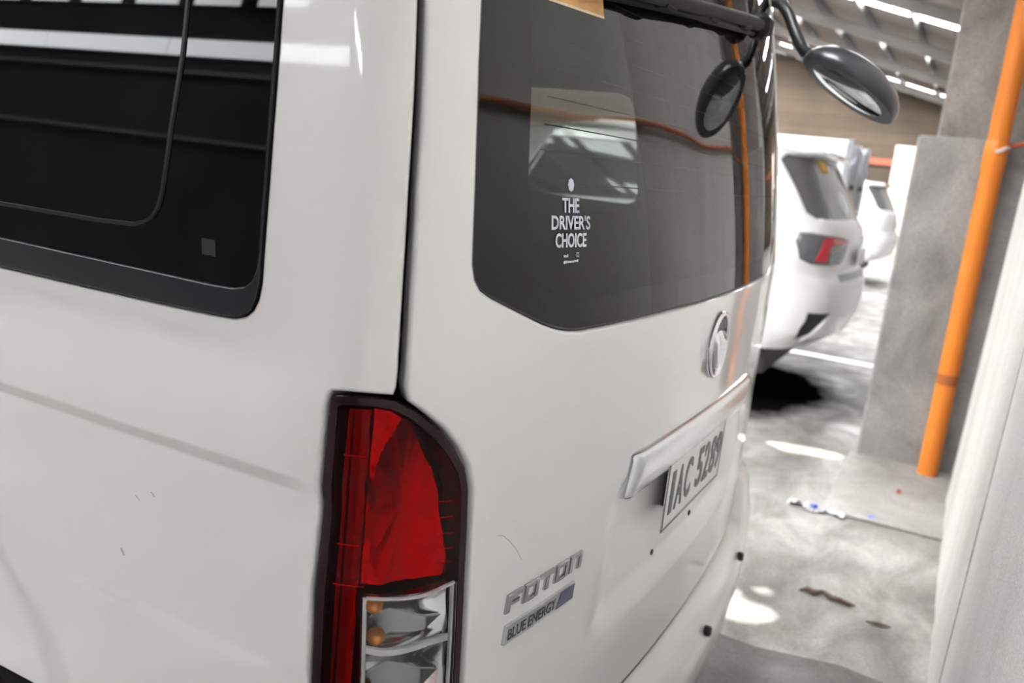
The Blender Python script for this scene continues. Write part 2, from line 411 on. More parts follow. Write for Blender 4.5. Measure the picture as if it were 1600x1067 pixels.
def patch(B, name, outline, mt, parent=None, holes=(), us=None, zs=None, step=0.02, bstep=0.008, off=0.0, edge=0.003, depth=0.012, disp=True, offn=None):
    """a panel cut out of a body surface: outline and holes in (arc length, height), edges rolled over by `edge`, then turned in by `depth`"""
    outline = list(outline)
    if area(outline) < 0: outline.reverse()
    loops = [resample(outline, bstep)]
    for h in holes:
        h = list(h)
        if area(h) > 0: h.reverse()
        loops.append(resample(h, bstep))
    inner = [inset(l, edge) if edge else l for l in loops]
    P = np.array(loops[0]); (u0, z0), (u1, z1) = P.min(0), P.max(0)
    us = np.arange(u0, u1, step) if us is None else np.array(us)
    zs = np.arange(z0, z1, step) if zs is None else np.array(zs)
    G = np.array([(u, z) for u in us for z in zs if u0 < u < u1 and z0 < z < z1])
    if len(G):
        keep = inside(G, inner[0])
        for h in inner[1:]: keep &= ~inside(G, h)
        G = G[keep]
        if len(G):
            allb = [q for l in inner for q in l]
            G = G[~near(G, allb, min(step*0.5, bstep*0.9))]
    vs = [q for l in inner for q in l]; es = []; b = 0
    for l in inner:
        es += [(b+i, b+(i+1) % len(l)) for i in range(len(l))]; b += len(l)
    nb = b; vs += [tuple(g) for g in G]
    # squash so that both directions are treated alike
    rv, re, rf, ov, oe, of = delaunay_2d_cdt([Vector(v) for v in vs], es, [], 0, 1e-7)
    V2 = np.array([tuple(v) for v in rv]); T = np.array([f for f in rf if len(f) == 3])
    cen = V2[T].mean(1); keep = inside(cen, inner[0])
    for h in inner[1:]: keep &= ~inside(cen, h)
    T = T[keep]
    o_ = offn if offn is not None else off
    pv, nv, _, _ = B.frame(V2[:, 0], V2[:, 1], o_, disp)
    verts = list(pv); nors = list(nv)
    faces = []
    for a, b_, c in T:
        p, q, r = V2[a], V2[b_], V2[c]
        faces.append((int(a), int(b_), int(c)) if (q[0]-p[0])*(r[1]-p[1])-(q[1]-p[1])*(r[0]-p[0]) > 0 else (int(a), int(c), int(b_)))
    # map original boundary indices to the result
    back = {}
    for i, lst in enumerate(ov):
        for j in lst: back[j] = i
    base = 0
    for l, inn in zip(loops, inner):
        n_ = len(l); idx0 = [back[base+i] for i in range(n_)]; base += n_
        Lp = np.array(l); e = np.roll(Lp, -1, 0)-np.roll(Lp, 1, 0); e /= np.linalg.norm(e, axis=1)[:, None]+1e-12
        outn = np.stack([e[:, 1], -e[:, 0]], 1)
        rows = [idx0]
        prof = ([(0.29*edge, -0.29*edge, 0.7), (0.0, -edge, 1.0)] if edge else [])+[(0.0, -edge-depth, 1.0)]
        for ins, dz, w in prof:
            q = Lp-outn*ins
            oo = (lambda u, z: offn(u, z)+dz) if offn is not None else off+dz
            p, n, tu, tv = B.frame(q[:, 0], q[:, 1], oo, disp)
            t = tu*outn[:, :1]+tv*outn[:, 1:]; nn = n*(1-w)+t*w; nn /= np.linalg.norm(nn, axis=1)[:, None]
            row = list(range(len(verts), len(verts)+n_)); verts += list(p); nors += list(nn)
            rows.append(row)
        for r0, r1 in zip(rows[:-1], rows[1:]):
            for i in range(n_):
                j = (i+1) % n_
                faces.append((r0[j], r0[i], r1[i], r1[j]))
    return raw(name, verts, faces, mt, parent, True, nors)

def ribbon(B, name, pts, width, mt, parent=None, off=0.002, thick=0.002, closed=False, seg=0.012, disp=True):
    """a raised strip that follows a line drawn on a body surface"""
    pl = []
    for a, b in zip(pts[:-1], pts[1:]):
        k = max(1, int(math.hypot(b[0]-a[0], b[1]-a[1])/seg))
        pl += [(a[0]+(b[0]-a[0])*j/k, a[1]+(b[1]-a[1])*j/k) for j in range(k)]
    pl.append(pts[-1]); P = np.array(pl); N = len(P)
    t = np.gradient(P, axis=0); t /= np.linalg.norm(t, axis=1)[:, None]; nn = np.stack([-t[:, 1], t[:, 0]], 1)
    vs = []; fs = []
    cols = []
    for sd, o in ((-.5, off), (-.35, off+thick), (.35, off+thick), (.5, off)):
        q = P+nn*sd*width; cols.append(B.pt(q[:, 0], q[:, 1], o, disp))
    vs = list(np.stack(cols, 1).reshape(-1, 3))
    for i in range(N-1):
        for k in range(3): fs.append((4*i+k+1, 4*i+k, 4*i+4+k, 4*i+5+k))
    fs += [(0, 1, 2, 3), (4*N-1, 4*N-2, 4*N-3, 4*N-4)]
    return raw(name, vs, fs, mt, parent, False)

def text_mesh(body, depth=0.0, bold=0.0):
    """flat lettering as vertices and faces, one em high, from the built-in typeface"""
    cu = bpy.data.curves.new('lettering', 'FONT'); cu.body = body; cu.size = 1.0; cu.extrude = depth; cu.offset = bold; cu.resolution_u = 3
    ob = bpy.data.objects.new('lettering', cu); C.objects.link(ob)
    dg = bpy.context.evaluated_depsgraph_get(); me = bpy.data.meshes.new_from_object(ob.evaluated_get(dg))
    vs = np.array([tuple(v.co) for v in me.vertices]); fs = [tuple(f.vertices) for f in me.polygons]
    bpy.data.objects.remove(ob); bpy.data.curves.remove(cu); bpy.data.meshes.remove(me)
    return vs, fs

def lettering(B, name, body, u0, u1, z0, z1, mt, parent, off=0.002, thick=0.001, disp=True, shear=0.0, bold=0.0):
    vs, fs = text_mesh(body, 0.5, bold)
    lo, hi = vs.min(0), vs.max(0)
    fz = (vs[:, 1]-lo[1])/(hi[1]-lo[1]); fx = (vs[:, 0]-lo[0])/(hi[0]-lo[0])
    out = B.pt(u0+fx*(u1-u0)+shear*(fz-.5)*(z1-z0), z0+fz*(z1-z0), off+np.where(vs[:, 2] > 0, thick, 0.0), disp)
    return raw(name, out, fs, mt, parent, False)

# ------------------------------------------------------------------ the hall
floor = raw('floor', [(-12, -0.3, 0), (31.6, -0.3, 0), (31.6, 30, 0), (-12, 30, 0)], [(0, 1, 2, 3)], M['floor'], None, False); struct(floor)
ap = MB().box(4.12, 5.62, -0.27, 0.36, 0.0, 0.014, 0.006).build('slab_patch', M['apron'])
ap.parent = floor
shade_pts = [(-1.0, -0.2), (2.70, -0.16), (2.74, 0.1), (2.68, 0.35), (2.70, 0.62), (2.60, 1.5), (-1.0, 1.5)]
raw('van_shade_patch', [(x, y, 0.0012) for x, y in shade_pts], [tuple(range(len(shade_pts)))], M['van_shade_patch'], floor, False)  # van's shade laid on the floor as a darker sheet
MB().box(8.12, 8.26, -0.2, 5.0, 0.001, 0.004).build('bay_line', M['line'], floor)
MB().box(14.3, 14.44, -0.2, 5.0, 0.001, 0.004).build('bay_line', M['line'], floor)

def leaning_wall(name, x0, x1, y0, lean_, ztop, mt, parent=None, ythick=-0.5, nx=24, nz=14, wob=0.003):
    vs = []; rnd = random.Random(3)
    for i in range(nx+1):
        for k in range(nz+1):
            z = ztop*k/nz
            vs.append((x0+(x1-x0)*i/nx, y0-lean_*z+(rnd.uniform(-wob, wob) if 0 < i < nx else 0), z))
    fs = [(i*(nz+1)+k, (i+1)*(nz+1)+k, (i+1)*(nz+1)+k+1, i*(nz+1)+k+1) for i in range(nx) for k in range(nz)]
    fs = [tuple(reversed(f)) for f in fs]
    b = len(vs)
    vs += [(x0, ythick, 0), (x1, ythick, 0), (x1, ythick, ztop), (x0, ythick, ztop)]
    e = nx*(nz+1)
    fs += [(b, b+3)+tuple(range(nz, -1, -1)), (b+1,)+tuple(range(e, e+nz+1))+(b+2,), (b, b+1, b+2, b+3),
           (nz, b+3, b+2, e+nz)]
    return raw(name, vs, fs, mt, parent, False)
wall_right = struct(leaning_wall('wall_right', -12, 2.44, -0.152, 0.020, 4.15, M['wall'], nx=60))
leaning_wall('smooth_pilaster', 2.44, 4.69, -0.149, 0.020, 4.15, M['pilaster'], wall_right, nx=16)
MB().box(4.69, 31.6, -0.5, -0.27, 0, 4.13).build('recessed_wall', M['pillar'], wall_right)
far = raw('wall_far', [(31.6, -0.5, 0), (31.6, 30, 0), (31.6, 30, 11.9), (31.6, -0.5, 4.05), (32, -0.5, 0), (32, 30, 0), (32, 30, 11.9), (32, -0.5, 4.05)],
          [(0, 3, 2, 1), (4, 5, 6, 7), (0, 1, 5, 4), (1, 2, 6, 5), (2, 3, 7, 6), (3, 0, 4, 7)], M['blocks'], None, False); struct(far)
MB().box(31.5, 31.6, -0.3, 29, 2.55, 2.75).build('brick_course', M['brick_bit'], far)
left = raw('wall_left', [(-12, -0.5, 0), (-12, 30, 0), (-12, 30, 11.9), (-12, -0.5, 4.05), (-12.3, -0.5, 0), (-12.3, 30, 0), (-12.3, 30, 11.9), (-12.3, -0.5, 4.05)],
           [(0, 1, 2, 3), (7, 6, 5, 4), (4, 5, 1, 0), (5, 6, 2, 1), (6, 7, 3, 2), (7, 4, 0, 3)], M['dark_wall'], None, False); struct(left)
for zz, h in ((5.45, 0.10), (3.88, 0.09)):
    MB().box(-12.0, -11.86, 2, 29, zz, zz+h).build('ledge', M['steel_light'], left)
def glazing(name, y0, y1, w, gap, z0, z1):
    e = struct(empty(name, (-11.97, y0, z0)))
    pane = None; y = y0
    fr = MB()
    fr.box(-0.03, 0.03, -0.05, y1-y0+0.05, -0.06, 0.0); fr.box(-0.03, 0.03, -0.05, y1-y0+0.05, z1-z0, z1-z0+0.06)
    fr.build('frame', M['steel'], e)
    while y+w <= y1+1e-6:
        if pane is None:
            pane = MB().box(-0.01, 0.01, 0, w, 0, z1-z0).build('pane', M['clerestory'], e); o = pane
        else:
            o = pane.copy(); C.objects.link(o); o.parent = e
        o.location = (0, y-y0, 0); y += w+gap
    return e
glazing('window_1', 8.0, 29.0, 4.0, 0.04, 5.90, 6.32)
glazing('window_2', 12.5, 25.0, 1.3, 0.5, 7.15, 7.75)

ZR = lambda y: 4.2+0.26*y
front = MB().box(-12.3, 32, 30, 30.3, 0, 12.1).build('added_unseen_wall_front', M['dark_wall']); struct(front)  # unseen end wall, added to stop sky light reaching under the cars
# roof sheet with a few torn places where the sun comes through onto the floor
co = [(-12.4, -0.5), (32, -0.5), (32, 30), (-12.4, 30)]
tears = []
for fx, fy, hx, hy in ((2.90, 0.44, 0.09, 0.12), (2.99, 0.53, 0.06, 0.07), (3.10, 0.41, 0.03, 0.035), (5.05, 0.60, 0.10, 0.20), (5.30, 0.85, 0.07, 0.10)):
    k = (4.2+0.26*fy)/(SUN_DIR.z-0.26*SUN_DIR.y); cx, cy = fx+SUN_DIR.x*k, fy+SUN_DIR.y*k
    r_ = random.Random(int(fx*100))
    tears.append([(cx+hx*math.cos(a)*r_.uniform(0.75, 1.15), cy+hy*math.sin(a)*r_.uniform(0.75, 1.15)) for a in np.linspace(0, 2*math.pi, 9, endpoint=False)])
vv = co+[q for t in tears for q in t]; ee = [(0, 1), (1, 2), (2, 3), (3, 0)]; b0 = 4
for t in tears:
    ee += [(b0+i, b0+(i+1) % len(t)) for i in range(len(t))]; b0 += len(t)
rv, re_, rf, _, _, _ = delaunay_2d_cdt([Vector(v) for v in vv], ee, [], 0, 1e-7)
T2 = [f for f in rf if not any(inside(np.array([np.mean([tuple(rv[i]) for i in f], 0)]), t)[0] for t in tears)]
ceiling = raw('ceiling', [(v[0], v[1], ZR(v[1])) for v in rv], [tuple(reversed(f)) for f in T2], M['roof_sheet'], None, False); struct(ceiling)
sl = math.atan(0.26)
pur = None
for i in range(31):                                              # purlins along the hall
    y = 0.5+0.95*i
    if pur is None:
        pur = MB().box(-12.3, 31.5, -0.03, 0.03, -0.15, -0.02).build('purlin', M['steel'], ceiling); o = pur
    else:
        o = pur.copy(); C.objects.link(o); o.parent = ceiling
    o.location = (0, y, ZR(y)); o.rotation_euler = (sl, 0, 0)
raf = None
L = 30.5/math.cos(sl)
for i, x in enumerate((-10.4, -6.2, -2.0, 2.2, 6.4, 10.6, 14.8, 19.0, 23.2, 27.4)):
    if raf is None:
        b = MB(); b.box(-0.06, 0.06, 0, L, -0.17, -0.158); b.box(-0.06, 0.06, 0, L, -0.36, -0.348); b.box(-0.01, 0.01, 0, L, -0.348, -0.17)
        raf = b.build('rafter', M['steel_light'], ceiling); o = raf
    else:
        o = raf.copy(); C.objects.link(o); o.parent = ceiling
    o.location = (x, -0.5, ZR(-0.5)); o.rotation_euler = (sl, 0, 0)
pan = None
for x in (-9.0, -1.8, 1.15, 4.25, 8.7, 12.6, 16.9, 21.3, 25.5, 29.4):    # translucent roof sheets; unseen rows near the van set to balance its light
    for i in range(11):
        if (x == -9.0 and i not in (1, 4, 5, 6, 8)) or (x == -1.8 and i not in (1, 3, 6)) or (x == 4.25 and i < 1): continue
        y = 0.6+2.6*i
        if pan is None:
            pan = MB().box(-0.5, 0.5, 0.06, 2.45, -0.016, -0.006).build('skylight_sheet', M['skylight'], ceiling); o = pan
        else:
            o = pan.copy(); C.objects.link(o); o.parent = ceiling
        o.location = (x, y, ZR(y)); o.rotation_euler = (sl, 0, 0)

# pillar, column and conduit beside the van
pl = MB().box(5.2, 5.66, -0.27, 0.327, 0.0, 1.78, 0.012).build('concrete_pillar', M['pillar'])
tag(pl, 'low grey concrete pillar behind the orange pipe', 'pillar')
cl = MB().box(5.36, 5.80, -0.27, 0.245, 1.78, 4.14, 0.01).build('concrete_column', M['column'])
tag(cl, 'brown-stained concrete column rising above the low grey pillar', 'column')
pipe = empty('orange_pipe', (5.10, -0.047, 0.014)); tag(pipe, 'upright orange plastic pipe in front of the grey pillar', 'pipe')
MB().tube([(0, 0, z) for z in (0, 0.5, 1.0, 1.5, 2.0, 2.6, 3.2, 4.0)], 0.051, 28).build('conduit', M['orange_pipe'], pipe, True, 40)
MB().lathe([(0.051, 1.60), (0.055, 1.61), (0.055, 1.745), (0.051, 1.755)], 28).build('coupling', M['orange_pipe'], pipe, True, 30)
MB().lathe([(0.0515, 0.50), (0.0525, 0.51), (0.0525, 0.545), (0.0515, 0.555)], 28).build('stained_band', M['pipe_stain'], pipe, True, 30)
tie = MB().tube([(0.058*math.cos(a), 0.058*math.sin(a), 1.70-0.03*math.sin(a)) for a in np.linspace(-math.pi, 0.2, 22)], 0.008, 8).build('tie', M['white_clip'], pipe, True)

cb = [(5.10, -0.10, 1.745), (5.0, -0.185, 1.77), (4.72, -0.180, 1.80), (4.5, -0.162, 1.792), (4.226, -0.162, 1.781), (3.95, -0.162, 1.755), (3.652, -0.162, 1.738), (3.45, -0.162, 1.726), (3.278, -0.162, 1.727), (3.05, -0.162, 1.738),
      (2.80, -0.162, 1.741), (2.60, -0.162, 1.742), (2.408, -0.168, 1.738), (2.25, -0.174, 1.729), (2.127, -0.174, 1.717), (1.952, -0.174, 1.708), (1.775, -0.174, 1.710), (1.575, -0.174, 1.717), (1.469, -0.174, 1.717), (1.2, -0.174, 1.70), (0.8, -0.174, 1.72), (0.2, -0.174, 1.69), (-1.0, -0.174, 1.72)]
tag(MB().tube(cb, 0.011, 10).build('wall_cable', M['cable'], None, True), 'thin orange-red cable running along the rendered wall from the pipe', 'cable')

# ------------------------------------------------------------------ the van
def van_half_w(z):
    d = np.maximum(z-1.15, 0); e = np.maximum(0.75-z, 0)
    return 0.94-0.09*d-0.04*d*d-0.10*e*e
def van_lean(z):
    d = np.maximum(z-1.2, 0); return 0.10*d+0.10*d*d
def van_disp(t, z):
    a = np.abs(t)
    d1 = 0.0095*np.clip((z-1.0455)/0.018, 0, 1)*(1-sst(1.068, 1.20, z))*sst(0.99, 1.06, a)
    d1 = d1+0.0035*(1-sst(0.820, 0.834, z))*sst(0.60, 0.80, z)*sst(1.035, 1.075, a)*(1-sst(1.36, 1.42, a))
    r = np.hypot(a-1.925, z-0.36)
    d1 = d1+0.010*(1-sst(0.580, 0.607, r))
    ws = 0.46+0.18*(0.82-z)
    d2 = -0.022*(1-sst(ws-0.14, ws, a))*sst(0.685, 0.735, z)*(1-sst(0.93, 0.965, z))
    d2 = d2+0.002*(1-sst(0.58, 0.70, z))*(1-sst(0.70, 0.82, a))
    return np.where(a > 0.96, d1, d2)
V = Body(1.65, 0.385, 0.094, 0.11, van_half_w, van_lean, van_disp)
van = empty('van', (1.65, 2.6, 0.0))
tag(van, 'large white passenger van seen from its rear left corner with red tail lamp', 'van')
class Hook:
    """parents under the van keep world placement"""
def under(o, parent):
    o.parent = parent
    if parent is van: o.matrix_parent_inverse = Matrix.Translation(-van.location)
    return o
def vp(B, *a, parent=None, **k):
    o = patch(B, *a, parent=None, **k); return under(o, parent or van)
mir = lambda pts: [(-u, z) for u, z in pts]

seam = [(-0.9235, 1.178), (-0.922, 1.21), (-0.915, 1.281), (-0.904, 1.377), (-0.891, 1.473), (-0.879, 1.567), (-0.86, 1.70), (-0.84, 1.83)]
lamp_edge = [(-0.778, 0.68), (-0.785, 0.76), (-0.788, 0.79), (-0.793, 0.855), (-0.80, 0.931), (-0.806, 1.003), (-0.811, 1.047), (-0.822, 1.076), (-0.844, 1.104), (-0.873, 1.131), (-0.902, 1.152), (-0.9185, 1.163)]
gate_l = [(-0.55, 0.54), (-0.66, 0.545), (-0.72, 0.56), (-0.755, 0.60)]+lamp_edge+seam+[(-0.81, 1.93), (-0.78, 1.96), (-0.74, 1.975)]
gate_l = [(u+0.004, z) for u, z in gate_l]
gate = gate_l+mir(gate_l[::-1])
glass_l = [(-0.29, 1.2145), (-0.525, 1.2135), (-0.60, 1.2142), (-0.63, 1.217), (-0.66, 1.2225), (-0.692, 1.231), (-0.761, 1.256), (-0.80, 1.2705), (-0.817, 1.279), (-0.8255, 1.290), (-0.829, 1.306), (-0.8275, 1.33), (-0.82, 1.416), (-0.81, 1.515), (-0.80, 1.581), (-0.785, 1.70), (-0.77, 1.80), (-0.757, 1.845), (-0.73, 1.868), (-0.68, 1.876)]
glass = glass_l+mir(glass_l[::-1])
grow = lambda poly, d: inset(poly if area(poly) > 0 else poly[::-1], -d)
zf = sorted(set(np.round(np.concatenate([np.arange(0.50, 2.0, 0.02), np.arange(0.67, 0.98, 0.007)]), 4)))
uf = sorted(set(np.round(np.concatenate([np.arange(-0.94, 0.94, 0.02), np.arange(-0.50, -0.30, 0.01), np.arange(0.30, 0.50, 0.01)]), 4)))
tailgate = vp(V, 'tailgate', gate, M['paint'], holes=[grow(glass, 0.001)], us=uf, zs=zf, step=0.02, bstep=0.010, edge=0.006, depth=0.03)

# rear window: pane, ceramic border, heater lines, stickers
pane = vp(V, 'rear_window', inset(glass[::-1] if area(glass) < 0 else glass, 0.0015), M['rear_glass'], step=0.03, bstep=0.01, off=-0.0035, edge=0.0015, depth=0.001, disp=False)
frit_l = [(-0.423, 1.256), (-0.565, 1.253), (-0.61, 1.255), (-0.649, 1.2615), (-0.68, 1.271), (-0.701, 1.283), (-0.713, 1.297), (-0.719, 1.313), (-0.716, 1.386), (-0.704, 1.495), (-0.694, 1.603), (-0.68, 1.72), (-0.665, 1.80), (-0.645, 1.825), (-0.60, 1.833)]
frit = frit_l+mir(frit_l[::-1])
vp(V, 'ceramic_border', inset(glass if area(glass) > 0 else glass[::-1], 0.002), M['frit'], parent=pane, holes=[frit], step=0.03, bstep=0.012, off=-0.009, edge=0.0, depth=0.002, disp=False)
for z in (1.40, 1.437, 1.467, 1.50, 1.535, 1.57, 1.605, 1.64, 1.675, 1.71, 1.745, 1.78):
    under(ribbon(V, 'heater_line', [(-0.70+0.3*(z-1.4), z), (0.70-0.3*(z-1.4), z)], 0.0016, M['frit'], None, off=-0.0085, thick=0.0006, disp=False, seg=0.05), pane)
Tx = dict(off=-0.0028, thick=0.0004, disp=False, bold=0.022)
for body, u0, u1, z0, z1 in (('THE', -0.648, -0.606, 1.3635, 1.3815), ("DRIVER'S", -0.673, -0.577, 1.3425, 1.3605), ('CHOICE', -0.664, -0.587, 1.3205, 1.3385)):
    under(lettering(V, 'window_lettering', body, u0, u1, z0, z1, M['white_print'], None, **Tx), pane)
def flat_shape(B, name, poly, mt, parent, off, thick, disp=False):
    n = len(poly)
    vs = [B.pt(u, z, off, disp) for u, z in poly]+[B.pt(u, z, off+thick, disp) for u, z in poly]
    fs = [tuple(range(n, 2*n))]+[(i, (i+1) % n, n+(i+1) % n, n+i) for i in range(n)]
    return under(raw(name, vs, fs, mt, None, False), parent)
flat_shape(V, 'window_emblem', [(-0.6265+0.0075*math.cos(a)*(1-0.12*(k % 2)), 1.3975+0.0085*math.sin(a)*(1-0.12*(k % 2))) for k, a in enumerate(np.linspace(0, 2*math.pi, 16, endpoint=False))], M['white_print'], pane, -0.0028, 0.0004)
for u0, u1, z0, z1 in ((-0.644, -0.640, 1.3085, 1.3115), (-0.639, -0.6365, 1.3085, 1.311), (-0.6355, -0.6335, 1.3085, 1.3125), (-0.612, -0.606, 1.3085, 1.3095), (-0.612, -0.611, 1.3085, 1.314), (-0.607, -0.606, 1.3085, 1.314), (-0.612, -0.606, 1.313, 1.314),
                       (-0.644, -0.641, 1.3005, 1.304), (-0.640, -0.636, 1.301, 1.3045), (-0.635, -0.631, 1.3015, 1.304), (-0.630, -0.625, 1.3015, 1.3038), (-0.624, -0.619, 1.3015, 1.304), (-0.618, -0.613, 1.302, 1.3045), (-0.612, -0.608, 1.302, 1.305)):
    flat_shape(V, 'small_print', [(u0, z0), (u1, z0), (u1, z1), (u0, z1)], M['white_print'], pane, -0.0028, 0.0003)
stk = flat_shape(V, 'orange_sticker', [(-0.668, 1.608), (-0.528, 1.6125), (-0.530, 1.70), (-0.662, 1.695)], M['orange_sticker'], pane, -0.0030, 0.0003)
flat_shape(V, 'sticker_panel', [(-0.640, 1.625), (-0.590, 1.627), (-0.590, 1.69), (-0.640, 1.688)], M['cream_sticker'], pane, -0.0026, 0.0002)
flat_shape(V, 'sticker_border', [(-0.668, 1.608), (-0.528, 1.6125), (-0.528, 1.6155), (-0.668, 1.611)], M['cream_sticker'], pane, -0.0026, 0.0002)
vp(V, 'window_seal', grow(glass, 0.0005), M['rubber'], parent=pane, holes=[inset(glass if area(glass) > 0 else glass[::-1], 0.0025)], step=0.05, bstep=0.012, off=-0.004, edge=0.0, depth=0.008, disp=False)

# side panels with window, wheel arch and tail-lamp cut-out
win_o = [(-1.025, 1.70), (-1.045, 1.558), (-1.057, 1.492), (-1.069, 1.425), (-1.083, 1.338), (-1.090, 1.290), (-1.0935, 1.262), (-1.099, 1.243), (-1.107, 1.230), (-1.119, 1.2215), (-1.135, 1.217), (-1.169, 1.2155), (-1.30, 1.2135), (-1.55, 1.2125), (-2.55, 1.2125), (-2.585, 1.222), (-2.60, 1.25), (-2.59, 1.75), (-2.575, 1.785), (-2.54, 1.80), (-1.07, 1.80), (-1.035, 1.79), (-1.02, 1.765)]
win_i = [(-1.030, 1.70), (-1.050, 1.558), (-1.062, 1.492), (-1.074, 1.425), (-1.088, 1.338), (-1.0945, 1.290), (-1.097, 1.276), (-1.1045, 1.262), (-1.116, 1.2535), (-1.134, 1.2495), (-1.168, 1.2485), (-1.30, 1.249), (-1.55, 1.250), (-2.545, 1.250), (-2.575, 1.256), (-2.59, 1.28), (-2.58, 1.75), (-2.565, 1.775), (-2.53, 1.79), (-1.08, 1.79), (-1.045, 1.78), (-1.03, 1.76)]
WC = (-1.925, 0.36)
arch = [(WC[0]+0.477*math.cos(a), WC[1]+0.477*math.sin(a)) for a in np.linspace(math.asin(0.285/0.477), math.pi+0.06, 40)]
lamp_o = [(-1.0015, 1.150), (-1.000, 1.158), (-0.995, 1.1625), (-0.983, 1.1645), (-0.953, 1.166), (-0.927, 1.164), (-0.902, 1.152), (-0.873, 1.131), (-0.844, 1.104), (-0.822, 1.076), (-0.811, 1.047), (-0.806, 1.003), (-0.80, 0.931), (-0.793, 0.855), (-0.788, 0.79), (-0.786, 0.74), (-0.79, 0.722), (-0.81, 0.715), (-0.96, 0.717), (-0.985, 0.722), (-0.996, 0.745), (-1.0, 0.827), (-1.002, 0.884), (-1.004, 0.934), (-1.002, 0.984), (-1.0, 1.026), (-1.0, 1.04), (-1.004, 1.057), (-1.003, 1.09)]
side_l = ([(-0.816, 1.955)]+[(u-0.004, z) for u, z in seam[::-1]]+[(-0.930, 1.1695), (-0.953, 1.1692), (-0.983, 1.1678), (-0.997, 1.1655), (-1.0032, 1.159), (-1.005, 1.150), (-1.006, 1.09), (-1.0072, 1.057), (-1.003, 1.04), (-1.003, 1.026), (-1.005, 0.984), (-1.007, 0.934), (-1.005, 0.884), (-1.003, 0.827), (-0.999, 0.743), (-0.987, 0.7185), (-0.96, 0.7135), (-0.81, 0.7115), (-0.785, 0.705), (-0.782, 0.67), (-0.79, 0.655), (-1.0, 0.652), (-1.25, 0.648)]
          + arch+[(-2.41, 0.32), (-2.78, 0.32), (-2.78, 1.955)])
zs = sorted(set(np.round(np.concatenate([np.arange(0.32, 1.98, 0.02), np.arange(1.036, 1.075, 0.003), np.arange(0.812, 0.842, 0.0035), np.arange(1.08, 1.2, 0.01)]), 4)))
us = sorted(set(np.round(np.concatenate([np.arange(-1.10, -0.80, 0.010), np.arange(-1.46, -1.10, 0.012), np.arange(-2.8, -1.46, 0.022)]), 4)))
for sg in (1, -1):
    f = (lambda p: p) if sg == 1 else mir
    vp(V, 'side_panel', f(side_l), M['paint'], holes=[f(win_o)], us=[sg*u for u in us], zs=zs, step=0.012, bstep=0.010, edge=0.004, depth=0.03)
    door = [(-2.786, 0.32), (-2.786, 1.955), (-4.05, 1.955), (-4.42, 1.36), (-4.52, 1.20), (-4.52, 0.86), (-4.30, 0.80), (-4.10, 0.62), (-4.06, 0.32)]
    dwin = [(-2.90, 1.26), (-2.90, 1.78), (-2.93, 1.81), (-3.85, 1.81), (-4.20, 1.30), (-4.18, 1.26)]
    vp(V, 'front_door', f(door), M['paint'], holes=[f(dwin)], step=0.05, bstep=0.03, edge=0.004, depth=0.03)
    vp(V, 'door_glass', f(inset(dwin if area(dwin) > 0 else dwin[::-1], 0.002)), M['privacy'], step=0.06, bstep=0.03, edge=0.002, depth=0.004, off=-0.003)
    if sg == 1:
        sw = vp(V, 'side_window', win_i, M['privacy'], step=0.05, bstep=0.012, off=-0.004, edge=0.001, depth=0.002, disp=False)
    else:
        sw = vp(V, 'side_window', mir(win_i), M['side_clear'], step=0.05, bstep=0.02, off=-0.004, edge=0.001, depth=0.002, disp=False)
    vp(V, 'window_frame', f([(u+(-0.001), z) for u, z in win_o]), M['frame'], parent=sw, holes=[f(win_i)], step=0.02, bstep=0.010, off=0.003, edge=0.0022, depth=0.010, disp=False)
    dv = [(-1.15, 1.79), (-1.175, 1.62), (-1.186, 1.556), (-1.199, 1.499), (-1.223, 1.42), (-1.244, 1.34), (-1.252, 1.322), (-1.262, 1.310), (-1.275, 1.303), (-1.294, 1.298), (-1.356, 1.295), (-1.54, 1.293), (-2.58, 1.293)]
    under(ribbon(V, 'slider_seal', f(dv), 0.0055, M['frame'], None, off=-0.004, thick=0.0025, disp=False), sw)
    if sg == 1:
        flat_shape(V, 'glass_stamp', [(-1.163, 1.297), (-1.184, 1.297), (-1.184, 1.279), (-1.163, 1.279)], M['frit'], sw, -0.0036, 0.0004)

# cabin: dark lining with the small rear quarter opening on the far side, head lining, floor, seats
lin = dict(step=0.08, bstep=0.03, off=-0.055, edge=0.0, depth=0.001, disp=False)
vp(V, 'cabin_lining', [(-4.3, 0.62), (-4.3, 1.93), (-0.93, 1.93), (-0.93, 0.62)], M['cabin'], **lin)
op = [(1.325+0.0, 1.335), (1.64, 1.335), (1.67, 1.35), (1.68, 1.38), (1.66, 1.60), (1.645, 1.635), (1.61, 1.648), (1.30, 1.648), (1.272, 1.638), (1.262, 1.61), (1.288, 1.375), (1.30, 1.345)]
vp(V, 'cabin_lining', [(0.93, 0.62), (0.93, 1.93), (4.3, 1.93), (4.3, 0.62)], M['cabin'], holes=[op], **lin)
under(MB().box(0.80, 2.50, 0.62, 4.9, 1.90, 1.91).build('head_lining', M['cabin']), van)
under(MB().box(0.78, 2.52, 0.50, 4.9, 0.62, 0.64).build('cabin_floor', M['cabin']), van)
under(MB().box(0.78, 2.52, 4.3, 4.32, 0.62, 1.92).build('bulkhead', M['cabin']), van)
for yy in (1.75, 2.55, 3.35):
    for xx in (0.86, 1.43, 1.98):
        s_ = MB().box(xx, xx+0.48, yy+0.06, yy+0.52, 0.95, 1.08, 0.03).box(xx, xx+0.48, yy, yy+0.11, 1.05, 1.56, 0.03).box(xx+0.12, xx+0.36, yy+0.01, yy+0.09, 1.57, 1.70, 0.03).box(xx+0.2, xx+0.28, yy+0.1, yy+0.3, 0.64, 0.96)
        under(s_.build('seat', M['seat']), van)

